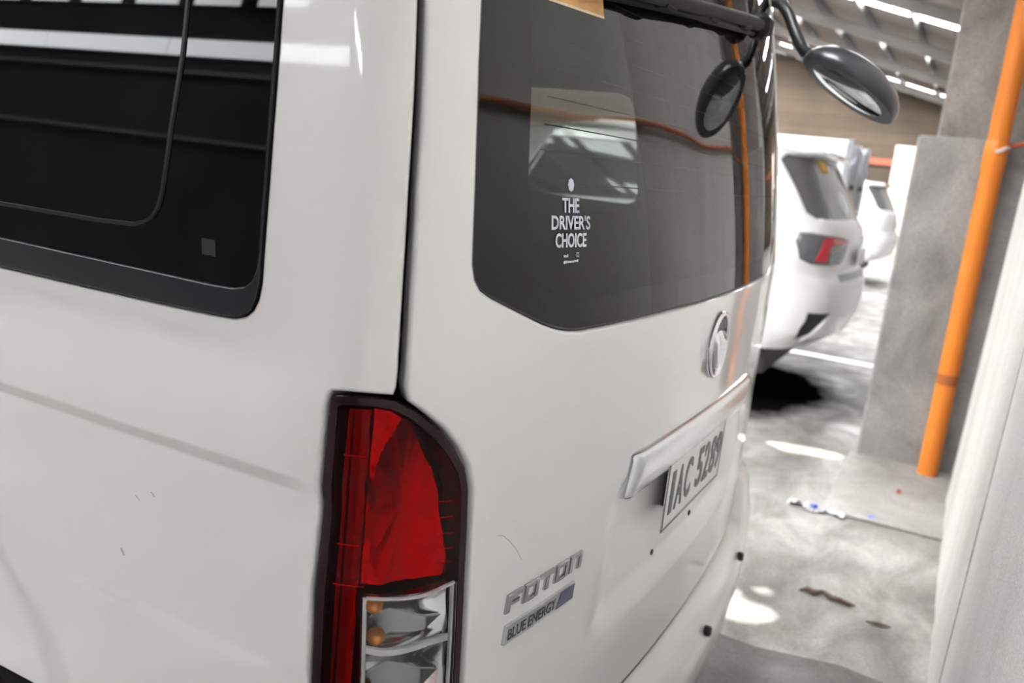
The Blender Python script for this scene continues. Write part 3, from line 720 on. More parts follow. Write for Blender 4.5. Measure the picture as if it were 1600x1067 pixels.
# roof, nose and underside close the body
per = [-4.42, -4.2, -3.9, -3.5, -3.0, -2.5, -2.0, -1.6, -1.3, -1.1, -1.0, -0.95, -0.90, -0.86, -0.8, -0.7, -0.55, -0.4, -0.2, 0]
per = per+[-u for u in per[-2::-1]]
vs = []; fs = []
rings = [(1.955, 0.0, 0), (1.975, 0.0, 0), (2.02, 0.02, 0.01), (2.07, 0.07, 0.03), (2.11, 0.18, 0.08), (2.14, 0.40, 0.25), (2.15, 0.70, 0.6)]
n = len(per)
for z, ins, _ in rings:
    for u in per:
        p = V.base(u, 1.955); c = np.array((1.65, min(max(p[1], 1.3), 3.9), 0)); d = c-p; d[2] = 0; l = np.linalg.norm(d)
        q = p+d*min(1, ins/max(l, 0.3)); vs.append((q[0], q[1], z))
for r in range(len(rings)-1):
    fs += [(r*n+i, r*n+i+1, (r+1)*n+i+1, (r+1)*n+i) for i in range(n-1)]+[(r*n+n-1, r*n, (r+1)*n, (r+1)*n+n-1)]
fs.append(tuple((len(rings)-1)*n+i for i in range(n)))
under(raw('roof', vs, fs, M['paint'], None, True), van)
vs = []; fs = []
rows = [(0.35, 4.72, 0.86), (0.55, 4.86, 0.90), (0.85, 4.92, 0.92), (1.15, 4.86, 0.92), (1.25, 4.80, 0.91), (1.60, 4.42, 0.88), (1.955, 4.02, 0.84)]
for z, yf, hw in rows:
    for x in np.linspace(-1, 1, 13): vs.append((1.65+hw*x, yf-0.22*abs(x)**3.2, z))
for r in range(len(rows)-1): fs += [(r*13+i+1, r*13+i, (r+1)*13+i, (r+1)*13+i+1) for i in range(12)]
nose = under(raw('nose_panel', vs, fs, M['paint'], None, True), van)
vs2 = [(x, y+0.012, z) for x, y, z in vs[4*13:]]
under(raw('windscreen', [v for v in vs2], [(i+1, i, 13+i, 13+i+1) for i in range(1, 11)]+[(13+i+1, 13+i, 26+i, 26+i+1) for i in range(1, 11)], M['privacy'], None, True), van)
under(MB().box(0.80, 2.50, 0.50, 4.7, 0.30, 0.40).build('underbody', M['chassis']), van)
for x0 in (0.72, 2.58-0.2):
    pass
def wheel(name, x, y, r, w, parent, inv=None):
    sd = -1 if x < 1.65 else 1
    mx = Matrix.Translation((x, y, r)) @ Matrix.Rotation(math.pi/2, 4, 'Y')
    o = MB().lathe([(r*0.62, -w/2), (r*0.9, -w/2), (r*0.98, -w/2+0.02), (r, -w/4), (r, w/4), (r*0.98, w/2-0.02), (r*0.9, w/2), (r*0.62, w/2)], 36, mx, False).build(name, M['tyre'], None, True, 40)
    rim = MB().lathe([(r*0.63, -w*0.42), (r*0.60, -w*0.46), (r*0.5, -w*0.40), (r*0.2, -w*0.44), (r*0.2, w*0.44), (r*0.5, w*0.40), (r*0.60, w*0.46), (r*0.63, w*0.42)], 36, mx).build('rim', M['rim'], o, True, 40)
    return o, rim
for x, y in ((0.84, 1.48), (2.46, 1.48), (0.84, 4.12), (2.46, 4.12)):
    o, rm = wheel('wheel', x, y, 0.345, 0.20, None); under(o, van)
for sg in (1, -1):
    pts = [(sg*(abs(WC[0])+0.477*math.cos(a))*-1, WC[1]+0.477*math.sin(a)) for a in np.linspace(-0.1, math.pi+0.1, 30)]
    vs = []; fs = []
    for u, z in pts:
        p = V.pt(u, max(z, 0.3), 0.0); vs += [tuple(p-np.array((0, 0, 0))), (p[0]+sg*0.32, p[1], p[2])]
    fs = [(2*i, 2*i+2, 2*i+3, 2*i+1) for i in range(len(pts)-1)]
    under(raw('wheel_well', vs, fs, M['chassis'], None, True), van)

# rear bumper
prof = [(-0.03, 0.0), (-0.004, 0.0), (0.004, -0.004), (0.022, -0.016), (0.034, -0.034), (0.040, -0.062), (0.046, -0.080), (0.050, -0.090), (0.0515, -0.10), (0.052, -0.13), (0.048, -0.18), (0.034, -0.22), (0.0, -0.255), (-0.06, -0.27)]
bu = sorted(set(np.round(np.concatenate([np.arange(-1.44, 1.4401, 0.024), np.arange(-1.0, -0.84, 0.012), np.arange(0.84, 1.0, 0.012)]), 4)))
vs = []; fs = []
for u in bu:
    a = abs(u); zt = 0.527+0.118*smoothstep(0.60, 0.775, a)
    k = 1-0.55*smoothstep(0.95, 1.25, a)
    for o, dz in prof:
        vs.append((u, zt+dz*(1+0.45*smoothstep(0.60, 0.775, a)), o*k-0.004*smoothstep(0.6, .8, a)))
np_ = len(prof); vs = np.array(vs); vs = list(V.pt(vs[:, 0], vs[:, 1], vs[:, 2], False))
fs = [(i*np_+j, i*np_+j+1, (i+1)*np_+j+1, (i+1)*np_+j) for i in range(len(bu)-1) for j in range(np_-1)]
fs += [tuple(range(np_-1, -1, -1)), tuple(range((len(bu)-1)*np_, len(bu)*np_))]
under(ribbon(V, 'gap_shade', [(-0.70, 0.5335), (0.70, 0.5335)], 0.013, M['rubber'], None, off=-0.0045, thick=0.001, disp=False, seg=0.03), tailgate)  # dark strip painting shade into the gap below the tailgate
bumper = under(raw('rear_bumper', vs, fs, M['paint'], None, True), van)
for u in (-0.60, -0.157, 0.157, 0.60):
    p, nn, tu, tv = V.frame(u, 0.462, 0.040, False)
    mx = Matrix.Translation(Vector(p)) @ Vector(nn).to_track_quat('Z', 'Y').to_matrix().to_4x4()
    under(MB().lathe([(0.011, 0), (0.012, 0.004), (0.012, 0.012), (0.008, 0.016)], 16, mx).build('parking_sensor', M['black_plastic'], None, True, 40), bumper)

# tail lamps
lamp_i = [(-0.989, 1.148), (-0.984, 1.152), (-0.953, 1.154), (-0.93, 1.152), (-0.908, 1.141), (-0.882, 1.121), (-0.855, 1.095), (-0.835, 1.070), (-0.825, 1.044), (-0.820, 1.003), (-0.815, 0.934), (-0.808, 0.855), (-0.803, 0.79), (-0.801, 0.745), (-0.81, 0.732), (-0.96, 0.732), (-0.978, 0.738), (-0.984, 0.76), (-0.987, 0.827), (-0.989, 0.934), (-0.987, 1.03), (-0.990, 1.06)]
red = lamp_i[:10]+[(-0.8155, 0.938), (-0.85, 0.9375), (-0.878, 0.939), (-0.912, 0.942), (-0.943, 0.9445), (-0.9475, 0.940), (-0.9415, 0.84), (-0.9375, 0.733)]+lamp_i[15:]
clear = [(-0.944, 0.941), (-0.912, 0.9385), (-0.878, 0.9355), (-0.85, 0.934), (-0.8157, 0.9345), (-0.808, 0.855), (-0.803, 0.79), (-0.801, 0.745), (-0.81, 0.732), (-0.934, 0.732), (-0.938, 0.839)]
def bowl(u, z):
    a = np.abs(u); cu, cz = 0.878, 1.035
    r2 = ((a-cu)/0.072)**2+((z-cz)/0.120)**2
    an = np.arctan2((z-cz)/0.120, (a-cu)/0.072)
    d = -0.015-0.034*np.maximum(0.0, 1-r2)-0.0030*np.abs(np.sin(an*7))*np.minimum(1, r2)
    return np.where(a > 0.952, -0.015-0.0015*np.abs(np.sin(a*300)), d)
def chamber(u, z):
    a = np.abs(u); up = z > 0.866
    zc = np.where(up, 0.902, 0.80); h = np.where(up, 0.036, 0.066)
    return -0.014-0.036*np.maximum(0.0, 1-((z-zc)/h)**2)*np.maximum(0.0, 1-((a-0.895)/0.085)**2)
for sg in (1, -1):
    f = (lambda p: p) if sg == 1 else mir
    base = vp(V, 'tail_lamp', f(lamp_o), M['dark_red'], holes=[f(lamp_i)], step=0.02, bstep=0.006, off=-0.003, edge=0.003, depth=0.03, disp=False)
    vp(V, 'lamp_back', f(inset(lamp_o if area(lamp_o) > 0 else lamp_o[::-1], 0.004)), M['lamp_black'], parent=base, step=0.02, bstep=0.012, off=-0.056, edge=0, depth=0.001, disp=False)
    vp(V, 'red_lens', f(red), M['red_lens'], parent=base, step=0.016, bstep=0.006, off=-0.003, edge=0.001, depth=0.0, disp=False)
    vp(V, 'clear_lens', f(clear), M['clear_lens'], parent=base, step=0.016, bstep=0.006, off=-0.003, edge=0.001, depth=0.0, disp=False)
    stop = [(-0.951, 1.150), (-0.93, 1.148), (-0.910, 1.137), (-0.884, 1.117), (-0.859, 1.092), (-0.840, 1.068), (-0.830, 1.044), (-0.825, 1.003), (-0.820, 0.943), (-0.85, 0.942), (-0.878, 0.9435), (-0.912, 0.9465), (-0.943, 0.949), (-0.951, 0.949)]
    vp(V, 'stop_reflector', f(stop), M['red_reflector'], parent=base, step=0.0045, bstep=0.005, edge=0, depth=0.001, disp=False, offn=bowl)
    vp(V, 'side_reflector', f([(-0.953, 1.148), (-0.953, 0.75), (-0.980, 0.75), (-0.983, 0.934), (-0.982, 1.03), (-0.984, 1.06), (-0.982, 1.146)]), M['dark_reflector'], parent=base, step=0.008, bstep=0.005, edge=0, depth=0.001, disp=False, offn=bowl)
    vp(V, 'reverse_reflector', f(inset(clear if area(clear) > 0 else clear[::-1], 0.002)), M['reflector'], parent=base, step=0.006, bstep=0.005, edge=0, depth=0.001, disp=False, offn=chamber)
    for w, pts, o in ((0.0055, [(-0.9435, 0.937), (-0.938, 0.84), (-0.9355, 0.735)], -0.003), (0.010, [(-0.941, 0.873), (-0.92, 0.8685), (-0.902, 0.867), (-0.875, 0.8665), (-0.849, 0.865), (-0.812, 0.857)], -0.006), (0.0035, [(-0.942, 0.938), (-0.912, 0.9365), (-0.878, 0.9335), (-0.85, 0.9325), (-0.818, 0.9325)], 0.0), (0.005, [(-0.8175, 0.930), (-0.811, 0.855), (-0.806, 0.79), (-0.804, 0.745)], -0.003)):
        under(ribbon(V, 'lamp_bar', f(pts), w, M['white_trim'], None, off=o-0.007, thick=0.003, disp=False, seg=0.006), base)
    for poly in ([(-0.937, 0.907), (-0.905, 0.913), (-0.885, 0.907), (-0.822, 0.888), (-0.85, 0.879), (-0.885, 0.8755), (-0.937, 0.882)], [(-0.934, 0.836), (-0.90, 0.846), (-0.87, 0.838), (-0.818, 0.815), (-0.85, 0.803), (-0.90, 0.798), (-0.934, 0.802)]):
        vp(V, 'lamp_shade', f(poly), M['dark_reflector'], parent=base, step=0.006, bstep=0.005, edge=0.001, depth=0.004, disp=False, offn=lambda u, z: -0.017-0.012*np.maximum(0, 1-((np.abs(u)-0.90)/0.05)**2))
    for pts in ([(-0.860, 1.043), (-0.835, 1.038)], [(-0.862, 1.024), (-0.833, 1.019)], [(-0.858, 1.004), (-0.829, 0.998)], [(-0.855, 0.985), (-0.828, 0.979)], [(-0.850, 0.968), (-0.825, 0.961)], [(-0.980, 1.098), (-0.955, 1.099)], [(-0.980, 0.997), (-0.955, 0.998)], [(-0.982, 0.950), (-0.945, 0.951)]):
        under(ribbon(V, 'lens_rib', f(pts), 0.0011, M['lens_rib'], None, off=-0.0065, thick=0.001, disp=False, seg=0.006), base)
    for u, z in ((-0.932, 0.927), (-0.926, 0.889), (-0.926, 0.815)):
        p = V.pt(u*sg, z, -0.013, False)
        under(MB().lathe([(0.002, -0.010), (0.007, -0.008), (0.0105, -0.003), (0.0105, 0.003), (0.007, 0.008), (0.002, 0.010)], 16, Matrix.Translation(Vector(p))).build('bulb', M['amber'], None, True), base)

# licence plate, garnish, emblem, lettering
gz = [(0.014, 0.989), (0.002, 0.9905), (-0.007, 0.987), (-0.011, 0.980), (-0.0115, 0.970), (-0.009, 0.945), (-0.005, 0.922), (-0.002, 0.917), (0.004, 0.915), (0.02, 0.915)]
xs = [-0.412, -0.4115, -0.409, -0.40]+list(np.linspace(-0.38, 0.38, 39))+[0.40, 0.409, 0.4115, 0.412]
vs = []; fs = []
for i, x in enumerate(xs):
    e = min(1.0, max(0.0, (0.412-abs(x))/0.012)); e = math.sqrt(1-(1-e)**2)
    for o, z in gz:
        sh = 0.14*(0.989-z)*(-1 if x < 0 else 1)*smoothstep(0.30, 0.40, abs(x))
        vs.append((1.664+x*0.955+sh, 0.386+0.045*x*x+(o if o > 0.003 else 0.003+(o-0.003)*e)+0.0, 0.955+(z-0.952)*(0.86+0.14*e)))
n = len(gz)
for i in range(len(xs)-1): fs += [(i*n+j, i*n+j+1, (i+1)*n+j+1, (i+1)*n+j) for j in range(n-1)]
fs += [tuple(range(n-1, -1, -1)), tuple(range((len(xs)-1)*n, len(xs)*n))]
o = raw('chrome_garnish', vs, fs, M['satin_chrome'], None, True); o.data.set_sharp_from_angle(angle=math.radians(50)); under(o, tailgate)

plate = under(MB().box(1.457, 1.849, 0.3835, 0.3865, 0.800, 0.940, 0.001).build('license_plate', M['plate']), van)
under(MB().box(1.53, 1.77, 0.3865, 0.41, 0.822, 0.930).build('plate_bracket', M['rubber']), plate)
rim_ = MB()
for b in ((1.457, 1.849, 0.800, 0.8035), (1.457, 1.849, 0.9365, 0.940), (1.457, 1.4605, 0.8035, 0.9365), (1.8455, 1.849, 0.8035, 0.9365)):
    rim_.box(b[0], b[1], 0.3825, 0.3836, b[2], b[3])
under(rim_.build('plate_rim', M['plate_ink']), plate)
for ch, x0, x1 in (('I', 1.483, 1.503), ('A', 1.518, 1.563), ('C', 1.573, 1.616), ('5', 1.655, 1.698), ('2', 1.706, 1.748), ('8', 1.755, 1.797), ('9', 1.803, 1.838)):
    tv_, tf = text_mesh(ch, 0.5, 0.02); lo, hi = tv_.min(0), tv_.max(0)
    out_ = [(x0+(v[0]-lo[0])/(hi[0]-lo[0])*(x1-x0), 0.3835 if v[2] < 0 else 0.3822, 0.826+(v[1]-lo[1])/(hi[1]-lo[1])*0.082) for v in tv_]
    under(raw('plate_character', out_, tf, M['plate_ink'], None, False), plate)

em = empty('emblem'); under(em, tailgate)
ec = (1.648, 1.120)
vs = []; fs = []; n = 40
for o, r in ((0.386, 0.064), (0.378, 0.0645), (0.3735, 0.0625), (0.3725, 0.059), (0.3735, 0.0555), (0.378, 0.053), (0.386, 0.053)):
    for k in range(n):
        a = 2*math.pi*k/n; vs.append((ec[0]+r*0.98*math.cos(a), o, ec[1]+r*1.02*math.sin(a)))
fs = [(i*n+k, i*n+(k+1) % n, (i+1)*n+(k+1) % n, (i+1)*n+k) for i in range(6) for k in range(n)]
bpy.data.objects.remove(em)
em = under(raw('emblem', vs, fs, M['chrome'], None, True), tailgate)
under(raw('emblem_field', [(ec[0]+0.054*math.cos(a), 0.380, ec[1]+0.055*math.sin(a)) for a in np.linspace(0, 2*math.pi, 40, endpoint=False)], [tuple(range(40))], M['badge_ink'], None, False), em)
def prism(pts, y0, y1, mt, name, parent, cx=None):
    n = len(pts); c = (sum(p[0] for p in pts)/n, sum(p[1] for p in pts)/n)
    vs = [(ec[0]+x, y0, ec[1]+z) for x, z in pts]+[(ec[0]+c[0]+(x-c[0])*0.55, y1, ec[1]+c[1]+(z-c[1])*0.55) for x, z in pts]
    fs = [tuple(range(n, 2*n))]+[(i, (i+1) % n, n+(i+1) % n, n+i) for i in range(n)]
    return under(raw(name, vs, fs, mt, None, False), parent)
for pts in ([(-0.044, 0.022), (-0.016, 0.026), (-0.004, -0.046), (-0.008, -0.050)], [(-0.012, 0.027), (0.012, 0.027), (0.004, -0.040), (0.0, -0.048)], [(0.016, 0.026), (0.044, 0.022), (0.008, -0.050), (0.007, -0.038)]):
    prism(pts, 0.379, 0.371, M['chrome'], 'emblem_blade', em)

def relief(B, name, rects, mt, parent, off, thick, cham):
    mb = MB()
    for poly in rects:
        n = len(poly); c = np.mean(poly, 0)
        def loop(sc, o): return [B.pt(*(np.array(q)+(c-np.array(q))/np.linalg.norm(c-np.array(q))*sc), o, True) for q in poly]
        vs = loop(0, off)+loop(0, off+thick*0.6)+loop(cham, off+thick)
        fs = [tuple(range(2*n, 3*n))]+[(r*n+i, r*n+(i+1) % n, (r+1)*n+(i+1) % n, (r+1)*n+i) for r in range(2) for i in range(n)]
        mb.add(vs, fs)
    return under(mb.build(name, mt), parent)
GL = {'F': [(0, 0, .25, 1), (.25, .76, 1, 1), (.25, .38, .82, .58)], 'O': [(0, 0, .24, 1), (.76, 0, 1, 1), (.24, .77, .76, 1), (.24, 0, .76, .22)],
      'T': [(0, .77, 1, 1), (.38, 0, .64, .77)], 'n': [(0, 0, .25, 1), (.25, .77, .76, 1), (.76, 0, 1, 1)]}
u = -0.714
for ch in ('F', 'O', 'T', 'O', 'n'):
    rects = []
    for a, b, c, d in GL[ch]:
        w, h, z0, sh = 0.0345, 0.0255, 0.8535, 0.12
        q = [(a, b), (c, b), (c, d), (a, d)]
        rects.append([(u+x*w+sh*y*h, z0+y*h) for x, y in q])
    relief(V, 'letter', rects, M['letter_chrome'], tailgate, 0.0, 0.0045, 0.0012); u += 0.0395
bd = relief(V, 'badge', [[(-0.711, 0.8085), (-0.5335, 0.8085), (-0.532, 0.835), (-0.709, 0.835)]], M['badge_silver'], tailgate, 0.0, 0.0045, 0.0012)
relief(V, 'badge_enamel', [[(-0.5835, 0.8105), (-0.536, 0.8105), (-0.5345, 0.8325), (-0.574, 0.8325)]], M['navy'], bd, 0.0044, 0.0007, 0.0003)
under(lettering(V, 'badge_lettering', 'BLUE ENERGY', -0.704, -0.586, 0.8135, 0.8295, M['badge_ink'], None, off=0.0046, thick=0.0004, bold=0.012), bd)
for u, z in ((-0.142, 0.737), (0.101, 0.738)):
    p, nn, tu, tv = V.frame(u, z, 0.0)
    mx = Matrix.Translation(Vector(p)) @ Vector(nn).to_track_quat('Z', 'Y').to_matrix().to_4x4()
    under(MB().lathe([(0.006, -0.001), (0.006, 0.002), (0.003, 0.003)], 12, mx).build('plug', M['rubber'], None, True, 40), tailgate)
under(ribbon(V, 'scuff', [(-0.748, 0.972), (-0.735, 0.968), (-0.718, 0.955), (-0.70, 0.938), (-0.686, 0.920)], 0.0010, M['scratch'], None, off=0.0002, thick=0.0002), tailgate)
scuffs = [((-1.306, 0.894), (-1.300, 0.886), 0.004), ((-1.256, 0.983), (-1.250, 0.978), 0.002), ((-1.283, 0.971), (-1.274, 0.966), 0.0012)]
for a, b, w in scuffs:
    under(ribbon(V, 'scuff', [a, ((a[0]+b[0])/2+.001, (a[1]+b[1])/2), b], w, M['scratch'], None, off=0.0003, thick=0.0002), van)

# rear wiper along the top of the window
wp = under(MB().tube([(1.12, 0.452, 1.648), (1.30, 0.436, 1.668), (1.50, 0.434, 1.694), (1.70, 0.438, 1.718), (1.86, 0.446, 1.736)], [0.007, 0.010, 0.011, 0.012, 0.013], 12).build('rear_wiper', M['wiper'], None, True, 40), van)
under(MB().tube([(1.05, 0.470, 1.632), (1.45, 0.444, 1.676), (1.88, 0.456, 1.722)], 0.006, 8).build('wiper_blade', M['wiper'], None, True), wp)
under(MB().box(1.845, 1.905, 0.425, 0.475, 1.712, 1.760, 0.012).build('wiper_pivot', M['wiper']), wp)
for x in (1.25, 1.48, 1.70):
    under(MB().box(x, x+0.05, 0.432, 0.456, 1.652+(x-1.25)*0.116, 1.672+(x-1.25)*0.116, 0.004).build('wiper_clip', M['wiper']), wp)

# convex reversing mirror on a bent arm at the far top corner
mc = Vector((2.21, 0.305, 1.66))
mn = Vector((-0.256, 0.445, -0.855)).normalized()
ml = Vector((0.2775, -0.8036, -0.5198)); ml = (ml-mn*ml.dot(mn)).normalized(); ms = mn.cross(ml)
mm = Matrix((( ml.x, ms.x, mn.x, mc.x), (ml.y, ms.y, mn.y, mc.y), (ml.z, ms.z, mn.z, mc.z), (0, 0, 0, 1))) @ Matrix.Diagonal((1, 0.80, 1, 1))
rm = under(MB().lathe([(0.118, 0.004), (0.124, 0.004), (0.127, -0.002), (0.126, -0.014), (0.118, -0.030), (0.098, -0.048), (0.06, -0.062), (0.02, -0.068)], 48, mm).build('reversing_mirror', M['mirror_shell'], None, True, 60), van)
R0 = 0.45
under(MB().lathe([(0.1185*q, 0.0045-0.004+(math.sqrt(R0*R0-(0.1185*q)**2)-math.sqrt(R0*R0-0.1185**2))*0.6) for q in (1.0, 0.93, 0.8, 0.65, 0.5, 0.35, 0.2, 0.08)], 48, mm).build('mirror_face', M['mirror'], None, True), rm)
fin_t = Vector((2.235, 0.395, 1.745))
b = MB()
pA, pB, pC = mc-ml*0.085-mn*0.045, mc+ml*0.045-mn*0.060, fin_t
for off in (ms*0.018, -ms*0.018): pass
b.add([pA+ms*0.03, pB+ms*0.012, pC+ms*0.013, pA-ms*0.03, pB-ms*0.012, pC-ms*0.013], [(0, 1, 2), (5, 4, 3), (0, 3, 4, 1), (1, 4, 5, 2), (2, 5, 3, 0)])
under(b.build('mirror_bracket', M['mirror_shell']), rm)
arm = [(2.425, 0.590, 1.885), (2.395, 0.555, 1.886), (2.365, 0.520, 1.874), (2.342, 0.494, 1.845), (2.322, 0.470, 1.805), (2.300, 0.448, 1.772), (2.268, 0.424, 1.745), (2.235, 0.398, 1.735), (2.222, 0.38, 1.722)]
under(MB().tube(arm, 0.0145, 14).build('mirror_arm', M['black_plastic'], None, True), rm)
under(MB().lathe([(0.03, 0), (0.03, 0.012), (0.02, 0.02)], 20, Matrix.Translation(Vector(arm[0])+Vector((0.008, 0.012, 0))) @ Vector((-0.6, -0.8, 0)).to_track_quat('Z', 'Y').to_matrix().to_4x4()).build('arm_base', M['black_plastic'], None, True, 40), rm)

# ------------------------------------------------------------------ parked vehicles beyond the pillar
def suv_half_w(z):
    d = np.maximum(z-1.02, 0); return 0.93-0.20*d-0.12*d*d-0.12*np.maximum(0, 0.55-z)
LZ = [(0.30, 0.22), (0.42, 0.16), (0.52, 0.05), (0.62, 0.01), (0.78, 0.0), (0.86, 0.015), (0.92, 0.065), (1.0, 0.075), (1.10, 0.07), (1.20, 0.085), (1.27, 0.13), (1.45, 0.225), (1.65, 0.345), (1.72, 0.42)]
def suv_lean(z):
    return np.interp(z, [a for a, b in LZ], [b for a, b in LZ])
def build_suv(name, vx, vy, label, sticker=True):
    B = Body(vx, vy, 0.16, 0.24, suv_half_w, suv_lean)
    root = empty(name, (vx, vy+2.3, 0)); tag(root, label, 'car')
    inv = Matrix.Translation(-root.location)
    def U(o, p=None):
        o.parent = p or root
        if p is None: o.matrix_parent_inverse = inv
        return o
    def P(*a, parent=None, **k): return U(patch(B, *a, **k), parent)
    glass_o = [(-0.84, 1.265), (0.84, 1.265), (0.885, 1.30), (0.86, 1.61), (0.80, 1.645), (-0.80, 1.645), (-0.86, 1.61), (-0.885, 1.30)]
    sidew = [(-1.50, 1.27), (-3.05, 1.20), (-3.0, 1.26), (-2.50, 1.62), (-1.55, 1.63), (-1.45, 1.55)]
    lampo = [(-1.02, 1.115), (-0.99, 1.165), (-0.92, 1.17), (-0.50, 1.145), (-0.45, 1.12), (-0.48, 1.02), (-0.54, 0.985), (-0.92, 0.985), (-0.99, 1.01)]
    vent = [(-0.96, 0.57), (-0.95, 0.675), (-0.74, 0.675), (-0.80, 0.63), (-0.88, 0.49), (-0.94, 0.49)]
    arch_ = [(-1.66+0.40*math.cos(a), 0.36+0.40*math.sin(a)) for a in np.linspace(-0.1, math.pi+0.1, 24)]
    outl = [(-0.0, 0.52), (-0.35, 0.50), (-0.65, 0.45), (-0.9, 0.41), (-1.26, 0.38)]+arch_[1:-1]+[(-2.1, 0.32), (-3.6, 0.30), (-3.7, 0.9), (-3.65, 1.12), (-3.05, 1.17), (-2.45, 1.66), (-2.3, 1.70), (0, 1.70)]
    outl = outl+[(-u, z) for u, z in outl[-2:0:-1]]
    mr = lambda p: [(-u, z) for u, z in p]
    P('body_shell', outl, M['paint'], holes=[glass_o, sidew, mr(sidew)]+([lampo, mr(lampo), vent, mr(vent)] if sticker else []), step=0.045, bstep=0.03, edge=0.008, depth=0.03)
    g = P('rear_screen', inset(glass_o, 0.002), M['rear_screen'], step=0.06, bstep=0.03, off=-0.004, edge=0.002, depth=0.002)
    for sg in (1, -1):
        f = (lambda p: p) if sg == 1 else mr
        P('side_glass', f(sidew), M['car_glass'], step=0.08, bstep=0.04, off=-0.004, edge=0.002, depth=0.002)
        if not sticker: continue
        l = P('tail_lamp', f(lampo), M['car_smoke'], step=0.04, bstep=0.015, off=0.008, edge=0.008, depth=0.03)
        P('lamp_stripe', f([(-0.90, 1.00), (-0.80, 1.00), (-0.775, 1.10), (-0.48, 1.12), (-0.48, 1.14), (-0.80, 1.155), (-0.84, 1.14)]), M['car_red'], parent=l, step=0.04, bstep=0.015, off=0.0125, edge=0.001, depth=0.004)
        P('lamp_clear', f([(-0.77, 1.0), (-0.56, 1.0), (-0.55, 1.06), (-0.75, 1.06)]), M['alu'], parent=l, step=0.04, bstep=0.015, off=0.0125, edge=0.001, depth=0.004)
        P('bumper_vent', f(vent), M['rubber'], step=0.04, bstep=0.02, off=-0.02, edge=0.0, depth=0.002)
    P('tailgate_step', [(-0.62, 0.875), (0.62, 0.875), (0.60, 0.92), (-0.60, 0.92)], M['alu'], step=0.05, bstep=0.03, off=0.004, edge=0.002, depth=0.01)
    # raised roof, spoiler, bonnet, underbody
    def strip(name, rows, mt):
        n = len(rows[0]); vs = [v for r in rows for v in r]
        return U(raw(name, vs, [(r*n+i, r*n+i+1, (r+1)*n+i+1, (r+1)*n+i) for r in range(len(rows)-1) for i in range(n-1)], mt, None, True))
    xs = np.linspace(-1, 1, 11)
    strip('roof', [[(vx+hw*x, vy+y, z-0.05*abs(x)**3) for x in xs] for y, z, hw in ((0.42, 1.70, 0.72), (0.6, 1.725, 0.73), (1.2, 1.76, 0.75), (2.0, 1.78, 0.75), (2.55, 1.70, 0.74), (3.25, 1.20, 0.86))], M['paint'])
    strip('bonnet', [[(vx+hw*x, vy+y, z-0.06*abs(x)**3) for x in xs] for y, z, hw in ((3.2, 1.19, 0.88), (3.9, 1.12, 0.90), (4.5, 1.0, 0.86), (4.62, 0.85, 0.84), (4.62, 0.3, 0.82))], M['paint'])
    U(MB().box(vx-0.70, vx+0.70, vy+0.30, vy+0.66, 1.655, 1.70, 0.015).build('spoiler', M['paint']))
    U(MB().box(vx-0.16, vx+0.16, vy+0.297, vy+0.301, 1.665, 1.69).build('high_brake_lamp', M['car_red']))
    U(MB().box(vx-0.82, vx+0.82, vy+0.45, vy+4.5, 0.22, 0.42).build('underbody', M['chassis']))
    for x in (-0.82, 0.82):
        for y in (1.21, 3.9):
            o, r_ = wheel('wheel', vx+x, vy+y, 0.37, 0.24, None); U(o)
    if sticker:
        P('window_sticker', [(-0.52, 1.56), (-0.36, 1.56), (-0.36, 1.63), (-0.52, 1.63)], M['yellow'], parent=g, step=0.05, bstep=0.03, off=0.0, edge=0.0, depth=0.002)
        P('window_decal', [(-0.30+0.10*math.cos(a), 1.37+0.075*math.sin(a)) for a in np.linspace(0, 2*math.pi, 20, endpoint=False)], M['line'], parent=g, step=0.05, bstep=0.03, off=0.0, edge=0.0, depth=0.002)
    U(MB().box(vx-0.2, vx+0.2, vy+0.045, vy+0.052, 0.96, 1.08).build('number_plate', M['plate']))
    return root
suv = build_suv('parked_suv', 6.68, 0.585, 'white sport utility car parked behind the grey pillar, yellow sticker on its rear window')
suv2 = build_suv('parked_suv', 16.6, 1.05, 'farther white car half hidden between the box truck and the grey pillar', False)

tr = empty('box_truck', (12.0, 3.0, 0)); tag(tr, 'small white box truck on a dark chassis beyond the white car', 'truck')
def T(o, p=None):
    o.parent = p or tr
    if p is None: o.matrix_parent_inverse = Matrix.Translation(-tr.location)
    return o
bx = T(MB().box(11.05, 12.95, 1.40, 4.6, 1.20, 2.06, 0.03).build('cargo_box', M['paint']))
for b_ in ((11.03, 11.13, 1.36, 1.42, 1.18, 2.07), (12.87, 12.97, 1.36, 1.42, 1.18, 2.07), (11.97, 12.03, 1.37, 1.42, 1.2, 2.05), (11.1, 12.9, 1.36, 1.42, 1.16, 1.24)):
    T(MB().box(*b_).build('door_frame', M['alu']), bx)
for x in (11.5, 12.4):
    T(MB().tube([(x, 1.375, 1.22), (x, 1.375, 2.04)], 0.02, 8).build('door_bar', M['alu'], None, True), bx)
    T(MB().box(x-0.04, x+0.04, 1.32, 1.37, 1.5, 1.56).build('latch', M['steel']), bx)
T(MB().box(11.3, 11.45, 1.5, 6.0, 0.85, 1.2).box(12.55, 12.7, 1.5, 6.0, 0.85, 1.2).build('chassis_rail', M['chassis']))
T(MB().box(11.1, 12.9, 1.42, 1.52, 0.62, 0.86, 0.02).build('rear_bumper', M['chassis']))
for x in (11.18, 12.72): T(MB().box(x, x+0.12, 1.40, 1.43, 0.68, 0.80, 0.01).build('rear_lamp', M['car_red']))
T(MB().box(11.12, 12.88, 4.7, 6.1, 0.55, 1.75, 0.12).build('cab', M['paint']))
T(MB().box(11.10, 12.90, 5.0, 5.9, 1.2, 1.62, 0.05).build('cab_glass', M['car_glass']))
for x in (11.25, 12.75):
    for y in (2.4, 5.4):
        o, r_ = wheel('wheel', x, y, 0.36, 0.2, None); T(o)
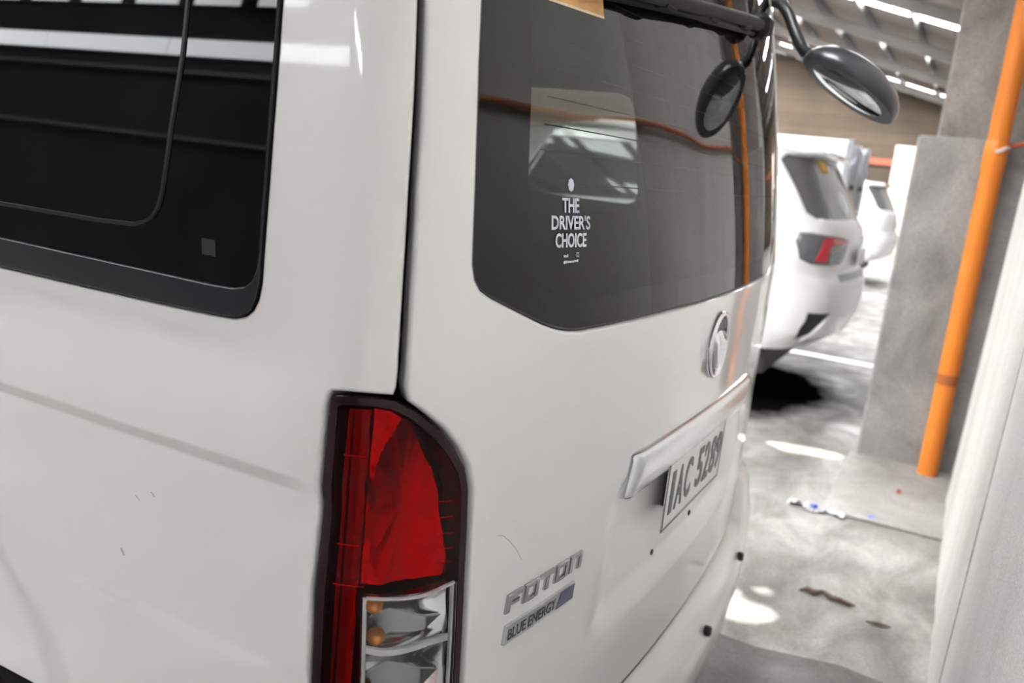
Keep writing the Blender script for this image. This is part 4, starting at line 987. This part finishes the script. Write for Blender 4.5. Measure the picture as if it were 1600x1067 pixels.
tag(MB().box(27.0, 28.2, 1.62, 2.2, 0, 2.95, 0.02).box(26.97, 27.0, 1.7, 2.12, 0.3, 1.5).box(26.97, 27.0, 1.7, 2.12, 1.6, 2.8).build('cream_cabinet', M['cream']), 'tall cream board standing against the far block wall', 'cabinet')

# ------------------------------------------------------------------ litter on the floor
rnd = random.Random(5)
w = empty('plastic_wrapper', (4.1, 0.37, 0)); tag(w, 'crumpled clear plastic wrapper with a blue mark on the floor', 'wrapper')
vs = []; fs = []; nx, ny = 16, 5
for i in range(nx):
    for j in range(ny):
        vs.append(((j-2)*0.016+rnd.uniform(-.006, .006)+0.02*math.sin(i*.7), (i-nx/2)*-0.017, 0.006+abs(rnd.gauss(0, 0.010))))
fs = [(i*ny+j, i*ny+j+1, (i+1)*ny+j+1, (i+1)*ny+j) for i in range(nx-1) for j in range(ny-1)]
raw('film', vs, fs, M['film'], w, False)
MB().lathe([(0.016, 0.018), (0.018, 0.022), (0.016, 0.027), (0.004, 0.029)], 14, Matrix.Translation((0, 0.02, 0))).build('blue_mark', M['blue_cap'], w, True)
tag(MB().lathe([(0.016, 0.0), (0.017, 0.008), (0.016, 0.014), (0.013, 0.016), (0.003, 0.016)], 20, Matrix.Translation((4.17, 0.15, 0.0))).build('bottle_cap', M['blue_cap'], None, True, 40), 'small blue bottle cap lying on the floor near the pillar', 'cap')
lf = [(0.0, 0.10, 0.004), (0.012, 0.075, 0.012), (0.004, 0.05, 0.007), (0.016, 0.02, 0.016), (0.004, -0.01, 0.008), (-0.008, -0.04, 0.014), (-0.002, -0.07, 0.006), (0.004, -0.095, 0.005)]
l1 = [(3.19+x, 0.20+y, z) for x, y, z in lf]
tag(MB().tube(l1, [0.003, 0.010, 0.013, 0.009, 0.012, 0.010, 0.008, 0.002], 6).build('dry_leaf', M['leaf'], None, False), 'curled dry brown leaf on the floor between van and wall', 'leaf')
tag(MB().tube([(3.10, 0.06, 0.004), (3.10, 0.02, 0.008), (3.11, -0.02, 0.004)], [0.002, 0.006, 0.002], 6).build('leaf_scrap', M['leaf'], None, False), 'thin scrap of dry leaf on the floor near the wall', 'leaf')
tag(MB().add([(4.62, 0.055, 0.014), (4.65, 0.05, 0.014), (4.655, 0.075, 0.014), (4.625, 0.08, 0.014), (4.632, 0.06, 0.034), (4.648, 0.068, 0.030)], [(3, 2, 1, 0), (0, 1, 4), (1, 2, 5, 4), (2, 3, 5), (3, 0, 4, 5)]).build('brick_chip', M['brick_bit'], None, False), 'small reddish brick chip on the slab before the pillar', 'chip')
